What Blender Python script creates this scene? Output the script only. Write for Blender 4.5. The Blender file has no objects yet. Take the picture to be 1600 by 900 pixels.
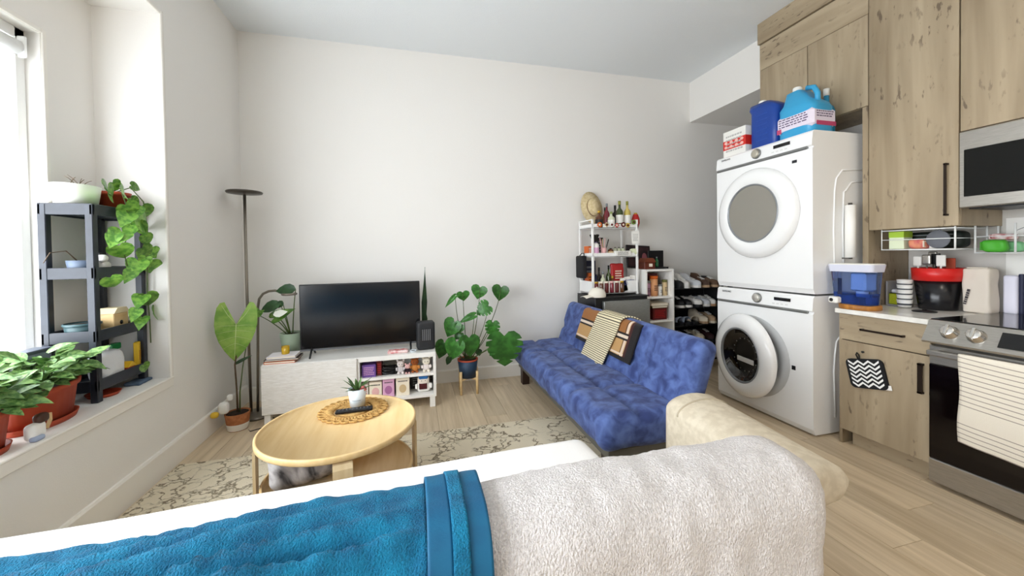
import bpy, bmesh, math, random
from mathutils import Vector, Matrix, noise
random.seed(7)
SC = bpy.context.scene
COL = SC.collection
PI = math.pi
sin, cos = math.sin, math.cos

# ------------------------------------------------------------------ camera
YAW, PITCH, ROLL, FPX, CY = 0.252843, -0.0154077, -0.0150496, 591.3214, 406.027
CAMZ = 1.31
_f = Vector((sin(YAW)*cos(PITCH), cos(YAW)*cos(PITCH), sin(PITCH)))
_r = Vector((cos(YAW), -sin(YAW), 0)); _u = _r.cross(_f)
_r, _u = _r*cos(ROLL)+_u*sin(ROLL), -_r*sin(ROLL)+_u*cos(ROLL)
CAM = Vector((0, 0, CAMZ))
cd = bpy.data.cameras.new('camera'); cam = bpy.data.objects.new('camera', cd); COL.objects.link(cam)
cd.sensor_width = 36; cd.lens = FPX/1600*36; cd.shift_y = (CY-450)/1600; cd.clip_start = 0.02
m = Matrix.Identity(4)
for i in range(3):
    m[i][0], m[i][1], m[i][2] = _r[i], _u[i], -_f[i]
m.translation = CAM
cam.matrix_world = m
SC.camera = cam

def ray(x, y): return _f + _r*((x-800)/FPX) - _u*((y-CY)/FPX)
def az(x, y, z): d = ray(x, y); return CAM + d*((z-CAMZ)/d.z)      # pixel on a level surface
def ax(x, y, X): d = ray(x, y); return CAM + d*(X/d.x)             # pixel on a wall facing x
def ay(x, y, Y): d = ray(x, y); return CAM + d*(Y/d.y)             # pixel on a wall facing y

# ------------------------------------------------------------------ light, exposure
w = bpy.data.worlds.new('sky'); SC.world = w; w.use_nodes = True
bg = w.node_tree.nodes['Background']
bg.inputs['Color'].default_value = (0.90, 0.95, 1.0, 1); bg.inputs['Strength'].default_value = 9.0
SC.view_settings.view_transform = 'Standard'; SC.view_settings.look = 'None'
SC.view_settings.exposure = 0.40; SC.view_settings.gamma = 1.0; SC.view_settings.use_curve_mapping = False
SC.cycles.use_denoising = True
SC.cycles.max_bounces = 10; SC.cycles.diffuse_bounces = 6; SC.cycles.sample_clamp_indirect = 6
def portal(name, loc, rot, sx, sy):
    ld = bpy.data.lights.new(name, 'AREA'); ld.shape = 'RECTANGLE'; ld.size = sx; ld.size_y = sy
    ld.cycles.is_portal = True
    o = bpy.data.objects.new(name, ld); COL.objects.link(o); o.location = loc; o.rotation_euler = rot
portal('window_portal', (-2.02, 0.6, 1.55), (0, -PI/2, 0), 1.9, 3.9)

# ------------------------------------------------------------------ materials
def lin(c):
    if isinstance(c, str):
        c = [int(c[i:i+2], 16)/255 for i in (0, 2, 4)]
    return tuple((v/12.92 if v <= .04045 else ((v+.055)/1.055)**2.4) for v in c)+(1,)
MATS = {}
def mat(name, col, rough=.5, metal=0, c2=None, ns=8, st=(1, 1, 1), ramp=(.4, .6), det=4, dist=0, bump=0, bs=60, bst=(1, 1, 1),
        coat=0, trans=0, ior=1.45, emit=0, sheen=0, ov=0, alpha=1, bd=3, spec=.5):
    if name in MATS: return MATS[name]
    m = bpy.data.materials.new(name); m.use_nodes = True; MATS[name] = m
    nt = m.node_tree; N = nt.nodes; L = nt.links; b = N['Principled BSDF']
    b.inputs['Roughness'].default_value = rough; b.inputs['Metallic'].default_value = metal
    b.inputs['Coat Weight'].default_value = coat; b.inputs['Transmission Weight'].default_value = trans
    b.inputs['IOR'].default_value = ior; b.inputs['Sheen Weight'].default_value = sheen; b.inputs['Alpha'].default_value = alpha
    b.inputs['Specular IOR Level'].default_value = spec
    c = lin(col); b.inputs['Base Color'].default_value = c
    tc = N.new('ShaderNodeTexCoord')
    src = tc.outputs['Object']
    if ov:
        oi = N.new('ShaderNodeObjectInfo'); va = N.new('ShaderNodeVectorMath'); va.operation = 'MULTIPLY_ADD'
        cb = N.new('ShaderNodeCombineXYZ')
        for k in range(3): L.new(oi.outputs['Random'], cb.inputs[k])
        va.inputs[1].default_value = (37, 53, 71); L.new(cb.outputs[0], va.inputs[0]); L.new(src, va.inputs[2]); src = va.outputs[0]
    out = None
    if c2 is not None:
        mp = N.new('ShaderNodeMapping'); mp.inputs['Scale'].default_value = st; L.new(src, mp.inputs['Vector'])
        tx = N.new('ShaderNodeTexNoise'); tx.inputs['Scale'].default_value = ns; tx.inputs['Detail'].default_value = det
        tx.inputs['Distortion'].default_value = dist; L.new(mp.outputs[0], tx.inputs['Vector'])
        cr = N.new('ShaderNodeValToRGB'); cr.color_ramp.elements[0].position = ramp[0]; cr.color_ramp.elements[1].position = ramp[1]
        cr.color_ramp.elements[0].color = c; cr.color_ramp.elements[1].color = lin(c2)
        L.new(tx.outputs['Fac'], cr.inputs['Fac']); out = cr.outputs['Color']
        if ov:
            hs = N.new('ShaderNodeHueSaturation'); mr = N.new('ShaderNodeMapRange')
            mr.inputs['To Min'].default_value = 1-ov; mr.inputs['To Max'].default_value = 1+ov
            L.new(oi.outputs['Random'], mr.inputs['Value']); L.new(mr.outputs[0], hs.inputs['Value']); L.new(out, hs.inputs['Color']); out = hs.outputs['Color']
        L.new(out, b.inputs['Base Color'])
    if bump:
        mp = N.new('ShaderNodeMapping'); mp.inputs['Scale'].default_value = bst; L.new(src, mp.inputs['Vector'])
        tx = N.new('ShaderNodeTexNoise'); tx.inputs['Scale'].default_value = bs; tx.inputs['Detail'].default_value = bd; L.new(mp.outputs[0], tx.inputs['Vector'])
        bp = N.new('ShaderNodeBump'); bp.inputs['Strength'].default_value = bump; bp.inputs['Distance'].default_value = .01
        L.new(tx.outputs['Fac'], bp.inputs['Height']); L.new(bp.outputs[0], b.inputs['Normal'])
    if emit:
        b.inputs['Emission Color'].default_value = c; b.inputs['Emission Strength'].default_value = emit
    return m
def nodes_of(m): return m.node_tree.nodes, m.node_tree.links, m.node_tree.nodes['Principled BSDF']

def wood_laminate(name, axis, ca, cb, cs):
    """greige oak laminate: long soft streaks along one axis and small dark flecks"""
    m = mat(name, ca, .45)
    N, L, b = nodes_of(m)
    tc = N.new('ShaderNodeTexCoord')
    def nz(scale, st, det, dist=0):
        mp = N.new('ShaderNodeMapping'); mp.inputs['Scale'].default_value = st; L.new(tc.outputs['Object'], mp.inputs['Vector'])
        t = N.new('ShaderNodeTexNoise'); t.inputs['Scale'].default_value = scale; t.inputs['Detail'].default_value = det; t.inputs['Distortion'].default_value = dist
        L.new(mp.outputs[0], t.inputs['Vector']); return t.outputs['Fac']
    def rmp(fac, p0, p1, c0, c1):
        r = N.new('ShaderNodeValToRGB'); r.color_ramp.elements[0].position = p0; r.color_ramp.elements[1].position = p1
        r.color_ramp.elements[0].color = c0; r.color_ramp.elements[1].color = c1; L.new(fac, r.inputs['Fac']); return r.outputs['Color']
    lo = [1, 1, 1]; lo[axis] = .09
    sp = [1, 1, 1]; sp[axis] = .32
    c1 = rmp(nz(7, lo, 6, .3), .34, .68, lin(ca), lin(cb))
    fl = rmp(nz(42, sp, 3), .60, .67, (0, 0, 0, 1), (1, 1, 1, 1))
    area = rmp(nz(4, [1, 1, 1], 3), .42, .6, (0, 0, 0, 1), (1, 1, 1, 1))
    ml = N.new('ShaderNodeMath'); ml.operation = 'MULTIPLY'; L.new(fl, ml.inputs[0]); L.new(area, ml.inputs[1])
    mx = N.new('ShaderNodeMix'); mx.data_type = 'RGBA'
    m2 = N.new('ShaderNodeMath'); m2.operation = 'MULTIPLY'; m2.inputs[1].default_value = .75; L.new(ml.outputs[0], m2.inputs[0])
    L.new(m2.outputs[0], mx.inputs['Factor']); L.new(c1, mx.inputs[6]); mx.inputs[7].default_value = lin(cs)
    L.new(mx.outputs[2], b.inputs['Base Color'])
    return m

# ------------------------------------------------------------------ mesh builder
class MB:
    def __init__(self): self.v = []; self.f = []; self.mi = []; self.sm = []; self.M = Matrix.Identity(4); self.m = 0; self.uv = None
    def add(self, vs, fs, smooth=False):
        o = len(self.v); M = self.M
        self.v += [tuple(M @ Vector(p)) for p in vs]
        for f in fs: self.f.append([i+o for i in f]); self.mi.append(self.m); self.sm.append(smooth)
        return self
    def box(self, x0, x1, y0, y1, z0, z1, c=0.0):
        if x0 > x1: x0, x1 = x1, x0
        if y0 > y1: y0, y1 = y1, y0
        if z0 > z1: z0, z1 = z1, z0
        if not c:
            return self.add([(x, y, z) for x in (x0, x1) for y in (y0, y1) for z in (z0, z1)],
                            [(0, 1, 3, 2), (4, 6, 7, 5), (0, 4, 5, 1), (2, 3, 7, 6), (0, 2, 6, 4), (1, 5, 7, 3)])
        c = min(c, (x1-x0)/2.01, (y1-y0)/2.01, (z1-z0)/2.01)
        X = (x0, x1); Y = (y0, y1); Z = (z0, z1); vs = []; ix = {}
        for i in (0, 1):
            for j in (0, 1):
                for k in (0, 1):
                    p = [X[i], Y[j], Z[k]]; s = [c if i == 0 else -c, c if j == 0 else -c, c if k == 0 else -c]
                    for a in range(3):
                        q = [p[t]+(s[t] if t != a else 0) for t in range(3)]
                        ix[i, j, k, a] = len(vs); vs.append(q)
        fs = []
        for a in range(3):
            b_, c_ = (a+1) % 3, (a+2) % 3
            for s in (0, 1):
                q = []
                for (u, v) in ((0, 0), (1, 0), (1, 1), (0, 1)):
                    k = [0, 0, 0]; k[a] = s; k[b_] = u; k[c_] = v; q.append(ix[k[0], k[1], k[2], a])
                fs.append(q if s else q[::-1])
            for u in (0, 1):
                for v in (0, 1):       # edges along axis a
                    k0 = [0, 0, 0]; k0[b_] = u; k0[c_] = v; k1 = list(k0); k1[a] = 1
                    q = [ix[tuple(k0)+(b_,)], ix[tuple(k1)+(b_,)], ix[tuple(k1)+(c_,)], ix[tuple(k0)+(c_,)]]
                    fs.append(q if u == v else q[::-1])
        for i in (0, 1):
            for j in (0, 1):
                for k in (0, 1):
                    q = [ix[i, j, k, 0], ix[i, j, k, 1], ix[i, j, k, 2]]
                    fs.append(q if (i+j+k) % 2 else q[::-1])
        return self.add(vs, fs)
    def lathe(self, prof, c=(0, 0, 0), n=20, sx=1, sy=1, smooth=True, a0=0, axis='z'):
        vs = []; k = len(prof)
        for i in range(n):
            a = a0+2*PI*i/n
            for r, z in prof:
                x, y = r*cos(a)*sx, r*sin(a)*sy
                p = (x, y, z) if axis == 'z' else ((-z, x, y) if axis == '-x' else (x, -z, y))
                vs.append((p[0]+c[0], p[1]+c[1], p[2]+c[2]))
        fs = []
        for i in range(n):
            j = (i+1) % n
            for t in range(k-1):
                q = (i*k+t, j*k+t, j*k+t+1, i*k+t+1)
                fs.append(q)
        o = len(self.v); self.add(vs, fs, smooth)
        if k == 2 and smooth is not None:                     # plain cylinder or cone: flat end caps
            for t, rv in ((0, True), (1, False)):
                if prof[t][0] > 1e-6:
                    f = [o+i*k+t for i in range(n)]; self.f.append(f[::-1] if rv else f); self.mi.append(self.m); self.sm.append(False)
        return self
    def cyl(self, c, r, z0, z1, n=16, r2=None): return self.lathe([(r, z0), (r if r2 is None else r2, z1)], (c[0], c[1], c[2] if len(c) > 2 else 0), n)
    def tube(self, pts, r, n=8, closed=False, taper=None):
        pts = [Vector(p) for p in pts]; k = len(pts); vs = []; fs = []
        up = Vector((0, 0, 1)); prev = None
        for i, p in enumerate(pts):
            if closed: t = pts[(i+1) % k]-pts[i-1]
            else: t = pts[min(i+1, k-1)]-pts[max(i-1, 0)]
            t = t.normalized() if t.length > 1e-9 else Vector((0, 0, 1))
            if prev is None:
                a = t.cross(up) if abs(t.z) < .95 else t.cross(Vector((1, 0, 0)))
            else: a = prev-t*prev.dot(t)
            a.normalize(); prev = a; b = t.cross(a)
            rr = r if taper is None else r*(1+(taper-1)*i/max(k-1, 1))
            for j in range(n):
                q = 2*PI*j/n; vs.append(p+(a*cos(q)+b*sin(q))*rr)
        for i in range(k if closed else k-1):
            i2 = (i+1) % k
            for j in range(n):
                j2 = (j+1) % n; fs.append((i*n+j, i*n+j2, i2*n+j2, i2*n+j))
        o = len(self.v); self.add(vs, fs, True)
        if not closed:
            for f in (list(range(n))[::-1], [(k-1)*n+j for j in range(n)]): self.f.append([o+i for i in f]); self.mi.append(self.m); self.sm.append(False)
        return self
    def prism(self, poly, a, b, axis='x', smooth=False):
        """polygon swept from a to b along an axis; poly in the other two coordinates (in order)"""
        n = len(poly)
        def P(p, t): return {'x': (t, p[0], p[1]), 'y': (p[0], t, p[1]), 'z': (p[0], p[1], t)}[axis]
        vs = [P(p, a) for p in poly]+[P(p, b) for p in poly]
        fs = [[i, (i+1) % n, n+(i+1) % n, n+i] for i in range(n)]
        self.add(vs, fs, smooth); self.add(vs, [list(range(n))[::-1], [n+i for i in range(n)]])
        return self
    def grid(self, fn, nu, nv, th=0, smooth=True):
        """surface fn(u,v) -> point; th gives it thickness along its normal"""
        P = [[Vector(fn(i/nu, j/nv)) for j in range(nv+1)] for i in range(nu+1)]
        vs = [P[i][j] for i in range(nu+1) for j in range(nv+1)]; w_ = nv+1
        fs = [(i*w_+j, (i+1)*w_+j, (i+1)*w_+j+1, i*w_+j+1) for i in range(nu) for j in range(nv)]
        if th:
            n0 = len(vs); lo = []
            for i in range(nu+1):
                for j in range(nv+1):
                    du = P[min(i+1, nu)][j]-P[max(i-1, 0)][j]; dv = P[i][min(j+1, nv)]-P[i][max(j-1, 0)]
                    nn = du.cross(dv); nn = nn.normalized() if nn.length > 1e-12 else Vector((0, 0, 1))
                    lo.append(P[i][j]-nn*th)
            vs += lo; fs += [tuple(n0+k for k in f[::-1]) for f in list(fs)]
            ring = [i*w_ for i in range(nu+1)]+[nu*w_+j for j in range(1, nv+1)]+[i*w_+nv for i in range(nu-1, -1, -1)]+[j for j in range(nv-1, 0, -1)]
            for a, b in zip(ring, ring[1:]+ring[:1]): fs.append((a, n0+a, n0+b, b))
        self.uv = [(0, 0, 0)]*len(self.v)+[(i/nu, j/nv, 0) for _ in range(2 if th else 1) for i in range(nu+1) for j in range(nv+1)]
        return self.add(vs, fs, smooth)
    def soft(self, c, h, r, seg=.05, disp=None, faces='xXyYzZ'):
        """rounded, finely divided box (cushions); disp(p, n) -> shifted p, all in local space about c"""
        h = Vector(h); r = min(r, *h)
        def axis_pts(L):
            inner = L-r; k = max(1, int(math.ceil(2*inner/seg))); e = max(2, int(math.ceil(r*1.4/seg)))
            return [-L+(r)*(1-cos(PI/2*i/e)) if 0 else -L+r*i/e for i in range(e)]+[-inner+2*inner*i/k for i in range(k+1)]+[inner+r*i/e for i in range(1, e+1)]
        A = [axis_pts(h[i]) for i in range(3)]; cache = {}; vs = []; fs = []
        def vid(p):
            key = tuple(round(t, 5) for t in p)
            if key in cache: return cache[key]
            q = Vector(p); inn = Vector([max(-(h[t]-r), min(h[t]-r, q[t])) for t in range(3)]); d = q-inn
            # spread the edge points evenly by angle
            nn = d.normalized() if d.length > 1e-9 else Vector((0, 0, 1))
            if d.length > 1e-9: q = inn+nn*r
            if disp: q = Vector(disp(q, nn))
            cache[key] = len(vs); vs.append(q+Vector(c)); return cache[key]
        for a in range(3):
            b_, c_ = (a+1) % 3, (a+2) % 3
            for s, ch in ((-1, 'xyz'[a]), (1, 'XYZ'[a])):
                if ch not in faces: continue
                U, V = A[b_], A[c_]
                for i in range(len(U)-1):
                    for j in range(len(V)-1):
                        q = []
                        for (u, v) in ((i, j), (i+1, j), (i+1, j+1), (i, j+1)):
                            p = [0, 0, 0]; p[a] = s*h[a]; p[b_] = U[u]; p[c_] = V[v]; q.append(vid(p))
                        fs.append(q if s > 0 else q[::-1])
        return self.add(vs, fs, True)
    def build(self, name, material, parent=None, local=False, recenter=True):
        me = bpy.data.meshes.new(name)
        o = Vector((0, 0, 0))
        if recenter and self.v:
            xs, ys, zs = zip(*self.v); o = Vector(((min(xs)+max(xs))/2, (min(ys)+max(ys))/2, min(zs)))
        me.from_pydata([(p[0]-o.x, p[1]-o.y, p[2]-o.z) for p in self.v], [], self.f)
        ms = material if isinstance(material, (list, tuple)) else [material]
        for q in ms: me.materials.append(q)
        me.polygons.foreach_set('material_index', self.mi); me.polygons.foreach_set('use_smooth', self.sm); me.update()
        if self.uv and len(self.uv) == len(self.v):
            at_ = me.attributes.new('weave', 'FLOAT_VECTOR', 'POINT'); at_.data.foreach_set('vector', [c for p in self.uv for c in p])
        ob = bpy.data.objects.new(name, me); COL.objects.link(ob)
        return place(ob, o, parent, local)
W = {}
def place(ob, o, parent=None, local=False):
    o = Vector(o)
    if parent is not None:
        ob.parent = parent
        ob.location = o if local else W[parent.name].inverted() @ o
        if not local:
            ob.rotation_euler = W[parent.name].to_3x3().inverted().to_euler()
        W[ob.name] = W[parent.name] @ Matrix.LocRotScale(ob.location, ob.rotation_euler, None)
    else:
        ob.location = o; W[ob.name] = Matrix.Translation(o)
    return ob
def tag(o, label, cat, group=None):
    o['label'] = label; o['category'] = cat
    if group: o['group'] = group
    return o
def thing(name, label, cat, loc=(0, 0, 0), rz=0, group=None):
    o = bpy.data.objects.new(name, None); COL.objects.link(o); o.empty_display_size = .05
    o.location = loc; o.rotation_euler = (0, 0, rz); W[o.name] = Matrix.LocRotScale(Vector(loc), o.rotation_euler, None)
    return tag(o, label, cat, group)
def struct(o): o['kind'] = 'structure'; return o
def stuff(o): o['kind'] = 'stuff'; return o
def one(name, label, cat, mb, material, group=None): return tag(mb.build(name, material), label, cat, group)
def inst(mesh, name, parent, M):
    """a copy of a shared mesh under a parent; M in the parent's own space"""
    o = bpy.data.objects.new(name, mesh); COL.objects.link(o); o.parent = parent; o.matrix_local = M
    l, r_, s = M.decompose(); o.location = l; o.rotation_euler = r_.to_euler(); o.scale = s
    W[o.name] = W[parent.name] @ M
    return o
def rot(axis, a): return Matrix.Rotation(a, 4, axis)
def T(*p): return Matrix.Translation(Vector(p))
def frame(o, y, up=(0, 0, 1), s=1):
    """matrix whose Y runs along y, Z close to up"""
    y = Vector(y).normalized(); up = Vector(up); x = y.cross(up)
    if x.length < 1e-4: x = y.cross(Vector((1, 0, 0)))
    x.normalize(); z = x.cross(y)
    M = Matrix.Identity(4)
    for i in range(3): M[i][0], M[i][1], M[i][2] = x[i]*s, y[i]*s, z[i]*s
    M.translation = Vector(o); return M
def text_mesh(body, size, M, material, name, parent, extrude=.0006, align='LEFT'):
    cu = bpy.data.curves.new(name, 'FONT'); cu.body = body; cu.size = size; cu.extrude = extrude; cu.align_x = align
    t = bpy.data.objects.new(name, cu); COL.objects.link(t)
    dg = bpy.context.evaluated_depsgraph_get(); me = bpy.data.meshes.new_from_object(t.evaluated_get(dg))
    bpy.data.objects.remove(t); bpy.data.curves.remove(cu)
    me.transform(M); me.materials.clear(); me.materials.append(material)
    mb = MB(); mb.v = [tuple(v.co) for v in me.vertices]; mb.f = [list(p.vertices) for p in me.polygons]
    mb.mi = [0]*len(mb.f); mb.sm = [False]*len(mb.f); bpy.data.meshes.remove(me)
    return mb.build(name, material, parent)
def leafmesh(name, prof, material, fold=.15, droop=.3, cup=0, ribs=0.0):
    """leaf of unit length along +Y from its stalk; prof: list of (t, half width); fold lifts the margins, droop bends the tip"""
    vs = []; fs = []; k = len(prof)
    for row in prof:
        t, w_ = row[0], row[1]; tm = row[2] if len(row) > 2 else t
        for s in (-1, -.5, 0, .5, 1):
            yy = tm+(t-tm)*abs(s); z = -droop*yy*yy if yy > 0 else 0
            vs.append((s*w_, yy, z+fold*abs(s)*w_-cup*s*s*w_+(ribs if abs(s) == .5 else 0)))
    for i in range(k-1):
        for j in range(4): fs.append((i*5+j, i*5+j+1, (i+1)*5+j+1, (i+1)*5+j))
    me = bpy.data.meshes.new(name); me.from_pydata(vs, [], fs); me.materials.append(material)
    for p in me.polygons: p.use_smooth = True
    return me
# ------------------------------------------------------------------ shared materials
M_wall = mat('wall_paint', 'edeae5', .9, bump=.08, bs=140)
M_ceil = mat('ceiling_paint', 'e8ecee', .95, bump=.25, bs=120, bd=5)
M_trim = mat('trim_paint', 'f0ece4', .45)
M_white = mat('white_lacquer', 'f1efea', .35)
M_whitemetal = mat('white_metal', 'f2f1ee', .35)
M_enamel = mat('white_enamel', 'f3f3f2', .18, coat=.4)
M_black = mat('black_plastic', '141416', .4)
M_blackgloss = mat('black_gloss', '070708', .06, spec=.6)
M_steel = mat('brushed_steel', 'b9b5ae', .32, .9, c2='a8a49d', ns=20, st=(1, 1, 40))
M_darksteel = mat('dark_steel', '6f6c68', .35, .8)
M_bronze = mat('bronze_handle', '2d221b', .4, .5)
M_soil = mat('soil', '3a2a1e', .95, c2='22170f', ns=60, bump=.6, bs=90)
M_terra = mat('terracotta', 'a63d22', .6, c2='b54a2b', ns=6, bump=.05)
M_birch = mat('birch', 'e3c592', .42, c2='d8b67e', ns=5, st=(6, .6, 6), ramp=(.35, .7))
M_birchpale = mat('pale_birch', 'dcc7a0', .45, c2='cfb78c', ns=6, st=(5, 5, .6), ramp=(.35, .7))
M_paper = mat('paper', 'f3f1ec', .8)
M_glassclear = mat('clear_glass', 'f4f8f6', .02, trans=1, ior=1.45)
M_cab = wood_laminate('cabinet_laminate', 2, 'b3a287', '8c7b62', '57483a')
M_cabh = wood_laminate('cabinet_laminate_cross', 1, 'b3a287', '8c7b62', '57483a')
M_plank = mat('floor_plank', 'd6c3a6', .42, c2='b8a385', ns=6, st=(5, .28, 1), ramp=(.3, .72), det=6, dist=.4, ov=.11, bump=.04, bs=20, bst=(8, .5, 1))

# ------------------------------------------------------------------ room shell
CEIL = 3.35; XL = -1.50; YB = 3.925; XK = 3.46; NB = -1.84    # ceiling, left wall, back wall, kitchen wall, recess back
NY0, NY1, NZ0, NZ1 = -1.6, 2.83, .567, 2.83                      # recess opening
WY0, WY1, WZ0, WZ1 = -1.35, 2.50, .62, 2.48                      # window opening
YR = -2.6; XH = 4.7
fl = struct(MB().box(XL-.02, XH, YR, YB+.1, -.06, -.004).build('floor', mat('subfloor', '8f7658', .6)))
pw, pl = .184, 1.22
plank_me = {}
k = 0
xx = XL+.005
col_i = 0
while xx < XH-.02:
    x1 = min(xx+pw, XH); y = -.9-((col_i*.437) % 1)*pl
    while y < YB:
        y0 = max(y, -.9); y1 = min(y+pl, YB)
        if y1-y0 > .03:
            key = (round(y1-y0, 2), round(x1-xx, 3))
            if key not in plank_me:
                o = MB().box(-(x1-xx)/2+.0008, (x1-xx)/2-.0008, 0, y1-y0-.0016, -.0038, .0, .0012).build('plank', M_plank, fl, recenter=False)
                plank_me[key] = o.data
            else:
                o = bpy.data.objects.new('plank', plank_me[key]); COL.objects.link(o); o.parent = fl
            o.location = Vector(((xx+x1)/2, y0, 0))-fl.location; o.rotation_euler = (0, 0, 0)
        y += pl
    xx += pw; col_i += 1
struct(MB().box(XL-.6, XH+.1, YR-.1, YB+.12, CEIL, CEIL+.1).build('ceiling', M_ceil))
struct(MB().box(XL-.1, XH+.1, YB, YB+.12, -.06, CEIL).build('wall_back', M_wall))
wl = MB()
wl.box(NB-.14, XL, YR, NY1+0, 0, NZ0); wl.box(NB-.14, XL, YR, NY1, NZ1, CEIL)
wl.box(NB-.14, XL, NY1, YB, 0, CEIL); wl.box(NB-.14, XL, YR, NY0, NZ0, NZ1)
struct(wl.build('wall_left', M_wall))
wr = MB()                                                        # back of the recess around the window
wr.box(NB-.14, NB, WY1, NY1, NZ0, NZ1); wr.box(NB-.14, NB, NY0, WY0, NZ0, NZ1)
wr.box(NB-.14, NB, WY0, WY1, NZ0, WZ0); wr.box(NB-.14, NB, WY0, WY1, WZ1, NZ1)
struct(wr.build('wall_recess', M_wall))
struct(MB().box(XL-.1, XH+.1, YR-.12, YR, -.06, CEIL).build('wall_rear', M_wall))
struct(MB().box(XK, XK+.12, YR, 2.84, 0, CEIL).build('wall_kitchen', M_wall))
struct(MB().box(XH, XH+.1, YR, YB, 0, CEIL).build('wall_hall', M_wall))
struct(MB().box(3.27, XH, 2.84, YB, 2.875, CEIL).build('wall_bulkhead', M_wall))
# baseboards
struct(MB().prism([(YB, 0), (YB-.016, 0), (YB-.016, .118), (YB-.010, .13), (YB, .132)][::-1], XL, XH, 'x').build('baseboard_back', M_trim))
struct(MB().prism([(XL, 0), (XL+.016, 0), (XL+.016, .150), (XL+.010, .162), (XL, .164)], YR, YB-.016, 'y').build('baseboard_left', M_trim))
# casing of the recess opening
t1 = struct(MB().box(XL, XL+.01, NY0, NY1+.022, NZ0-.058, NZ0, .003).build('trim_1', M_trim))
MB().box(XL-.006, XL+.014, NY0, NY1+.024, NZ0-.008, NZ0+.004, .003).build('sill_bead', M_trim, t1)
t2 = struct(MB().box(XL-.004, XL+.010, NY1-.002, NY1+.020, NZ0, NZ1+.02, .004).build('trim_2', M_trim))
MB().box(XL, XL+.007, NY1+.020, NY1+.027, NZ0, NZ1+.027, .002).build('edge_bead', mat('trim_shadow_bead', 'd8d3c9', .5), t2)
t3 = struct(MB().box(XL-.004, XL+.010, NY0, NY1, NZ1-.002, NZ1+.020, .004).build('trim_3', M_trim))
# window trim on the recess back, and the window itself
tw = struct(MB().box(NB, NB+.010, WY1, WY1+.026, WZ0, WZ1+.026, .004).build('trim_4', M_trim))
struct(MB().box(NB, NB+.010, WY0, WY1, WZ1, WZ1+.026, .004).build('trim_5', M_trim))
M_vinyl = mat('window_vinyl', 'f4f4f2', .35)
XW = NB-.13
wf = MB(); fw = .055
for a, b in ((WY0, WY0+fw), (WY1-fw, WY1), (.55, .55+fw*1.4)): wf.box(XW, XW+.07, a, b, WZ0, WZ1, .005)
wf.box(XW, XW+.07, WY0, WY1, WZ0, WZ0+fw, .005); wf.box(XW, XW+.07, WY0, WY1, WZ1-fw, WZ1, .005)
win = struct(wf.build('window_1', M_vinyl))
gm = bpy.data.materials.new('window_glass'); gm.use_nodes = True
_N, _L = gm.node_tree.nodes, gm.node_tree.links
_o = _N['Material Output']; _t = _N.new('ShaderNodeBsdfTransparent'); _g = _N.new('ShaderNodeBsdfGlossy'); _g.inputs['Roughness'].default_value = 0
_mx = _N.new('ShaderNodeMixShader'); _mx.inputs[0].default_value = .06
_L.new(_t.outputs[0], _mx.inputs[1]); _L.new(_g.outputs[0], _mx.inputs[2]); _L.new(_mx.outputs[0], _o.inputs[0])
for a, b in ((WY0+fw, .55), (.55+fw*1.4, WY1-fw)):
    MB().box(XW+.03, XW+.036, a, b, WZ0+fw, WZ1-fw).build('pane', gm, win)
# roller blind pulled up near the top of the window
rb = thing('roller_blind', 'white roller blind partly lowered at the top of the window', 'blind', (-1.905, .6, 2.38))
MB().lathe([(.0, WY0+.04), (.036, WY0+.04), (.036, WY1-.045), (.0, WY1-.045)], n=20, axis='-y').build('tube', M_vinyl, rb, recenter=False).matrix_local = Matrix.Identity(4)
t_ = rb.children[0]; t_.rotation_euler = (0, 0, PI); t_.location = (0, -.6, 0)
MB().box(-1.945, -1.865, WY1-.042, WY1-.03, 2.33, 2.44, .006).build('bracket', M_vinyl, rb)
fabm = mat('blind_fabric', 'f3f3f1', .8); 
_n, _l, _b = nodes_of(fabm)
_tr = _n.new('ShaderNodeBsdfTranslucent'); _tr.inputs[0].default_value = (.85, .87, .9, 1); _m = _n.new('ShaderNodeMixShader'); _m.inputs[0].default_value = .6
_l.new(_b.outputs[0], _m.inputs[1]); _l.new(_tr.outputs[0], _m.inputs[2]); _l.new(_m.outputs[0], _n['Material Output'].inputs[0])
MB().box(-1.942, -1.940, WY0+.06, WY1-.07, 2.10, 2.385).build('blind_fabric', fabm, rb)
MB().box(-1.946, -1.936, WY0+.06, WY1-.07, 2.085, 2.10, .002).build('hem_bar', M_vinyl, rb)
# ------------------------------------------------------------------ kitchen run (fronts face -x)
FX = 2.78            # base door face
UX = 3.06            # upper door face
def slab_door(name, parent, x, y0, y1, z0, z1, material=None, th=.02):
    return MB().box(x, x+th, y0+.0015, y1-.0015, z0+.0015, z1-.0015, .0015).build(name, material or M_cab, parent)
def bar_pull(parent, x, y0, y1, z0, z1, d=.028):
    mb = MB(); mb.box(x-d, x-d+.010, y0, y1, z0, z1, .002)
    if abs(y1-y0) > abs(z1-z0):
        mb.box(x-d, x, y0, y0+.010, z0, z1); mb.box(x-d, x, y1-.010, y1, z0, z1)
    else:
        mb.box(x-d, x, y0, y1, z0, z0+.010); mb.box(x-d, x, y0, y1, z1-.010, z1)
    return mb.build('handle', M_bronze, parent)
B0, B1 = 1.452, 1.925
bc = thing('base_cabinet', 'oak laminate base cabinet with one drawer and one door beside the oven', 'cabinet', (3.1, 1.69, 0))
mb = MB(); mb.box(FX+.022, XK-.01, B0, B0+.018, .1, .88); mb.box(FX+.004, XK-.01, B1-.018, B1, 0, .88); mb.box(FX+.022, XK-.01, B0, B1, .1, .118); mb.box(XK-.03, XK-.01, B0, B1, .1, .88); mb.box(FX+.022, XK-.01, B0, B1, .862, .88)
mb.build('body', M_cab, bc)
MB().box(FX+.05, FX+.068, B0, B1-.05, 0, .1).build('toe_kick', M_cabh, bc)
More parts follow.
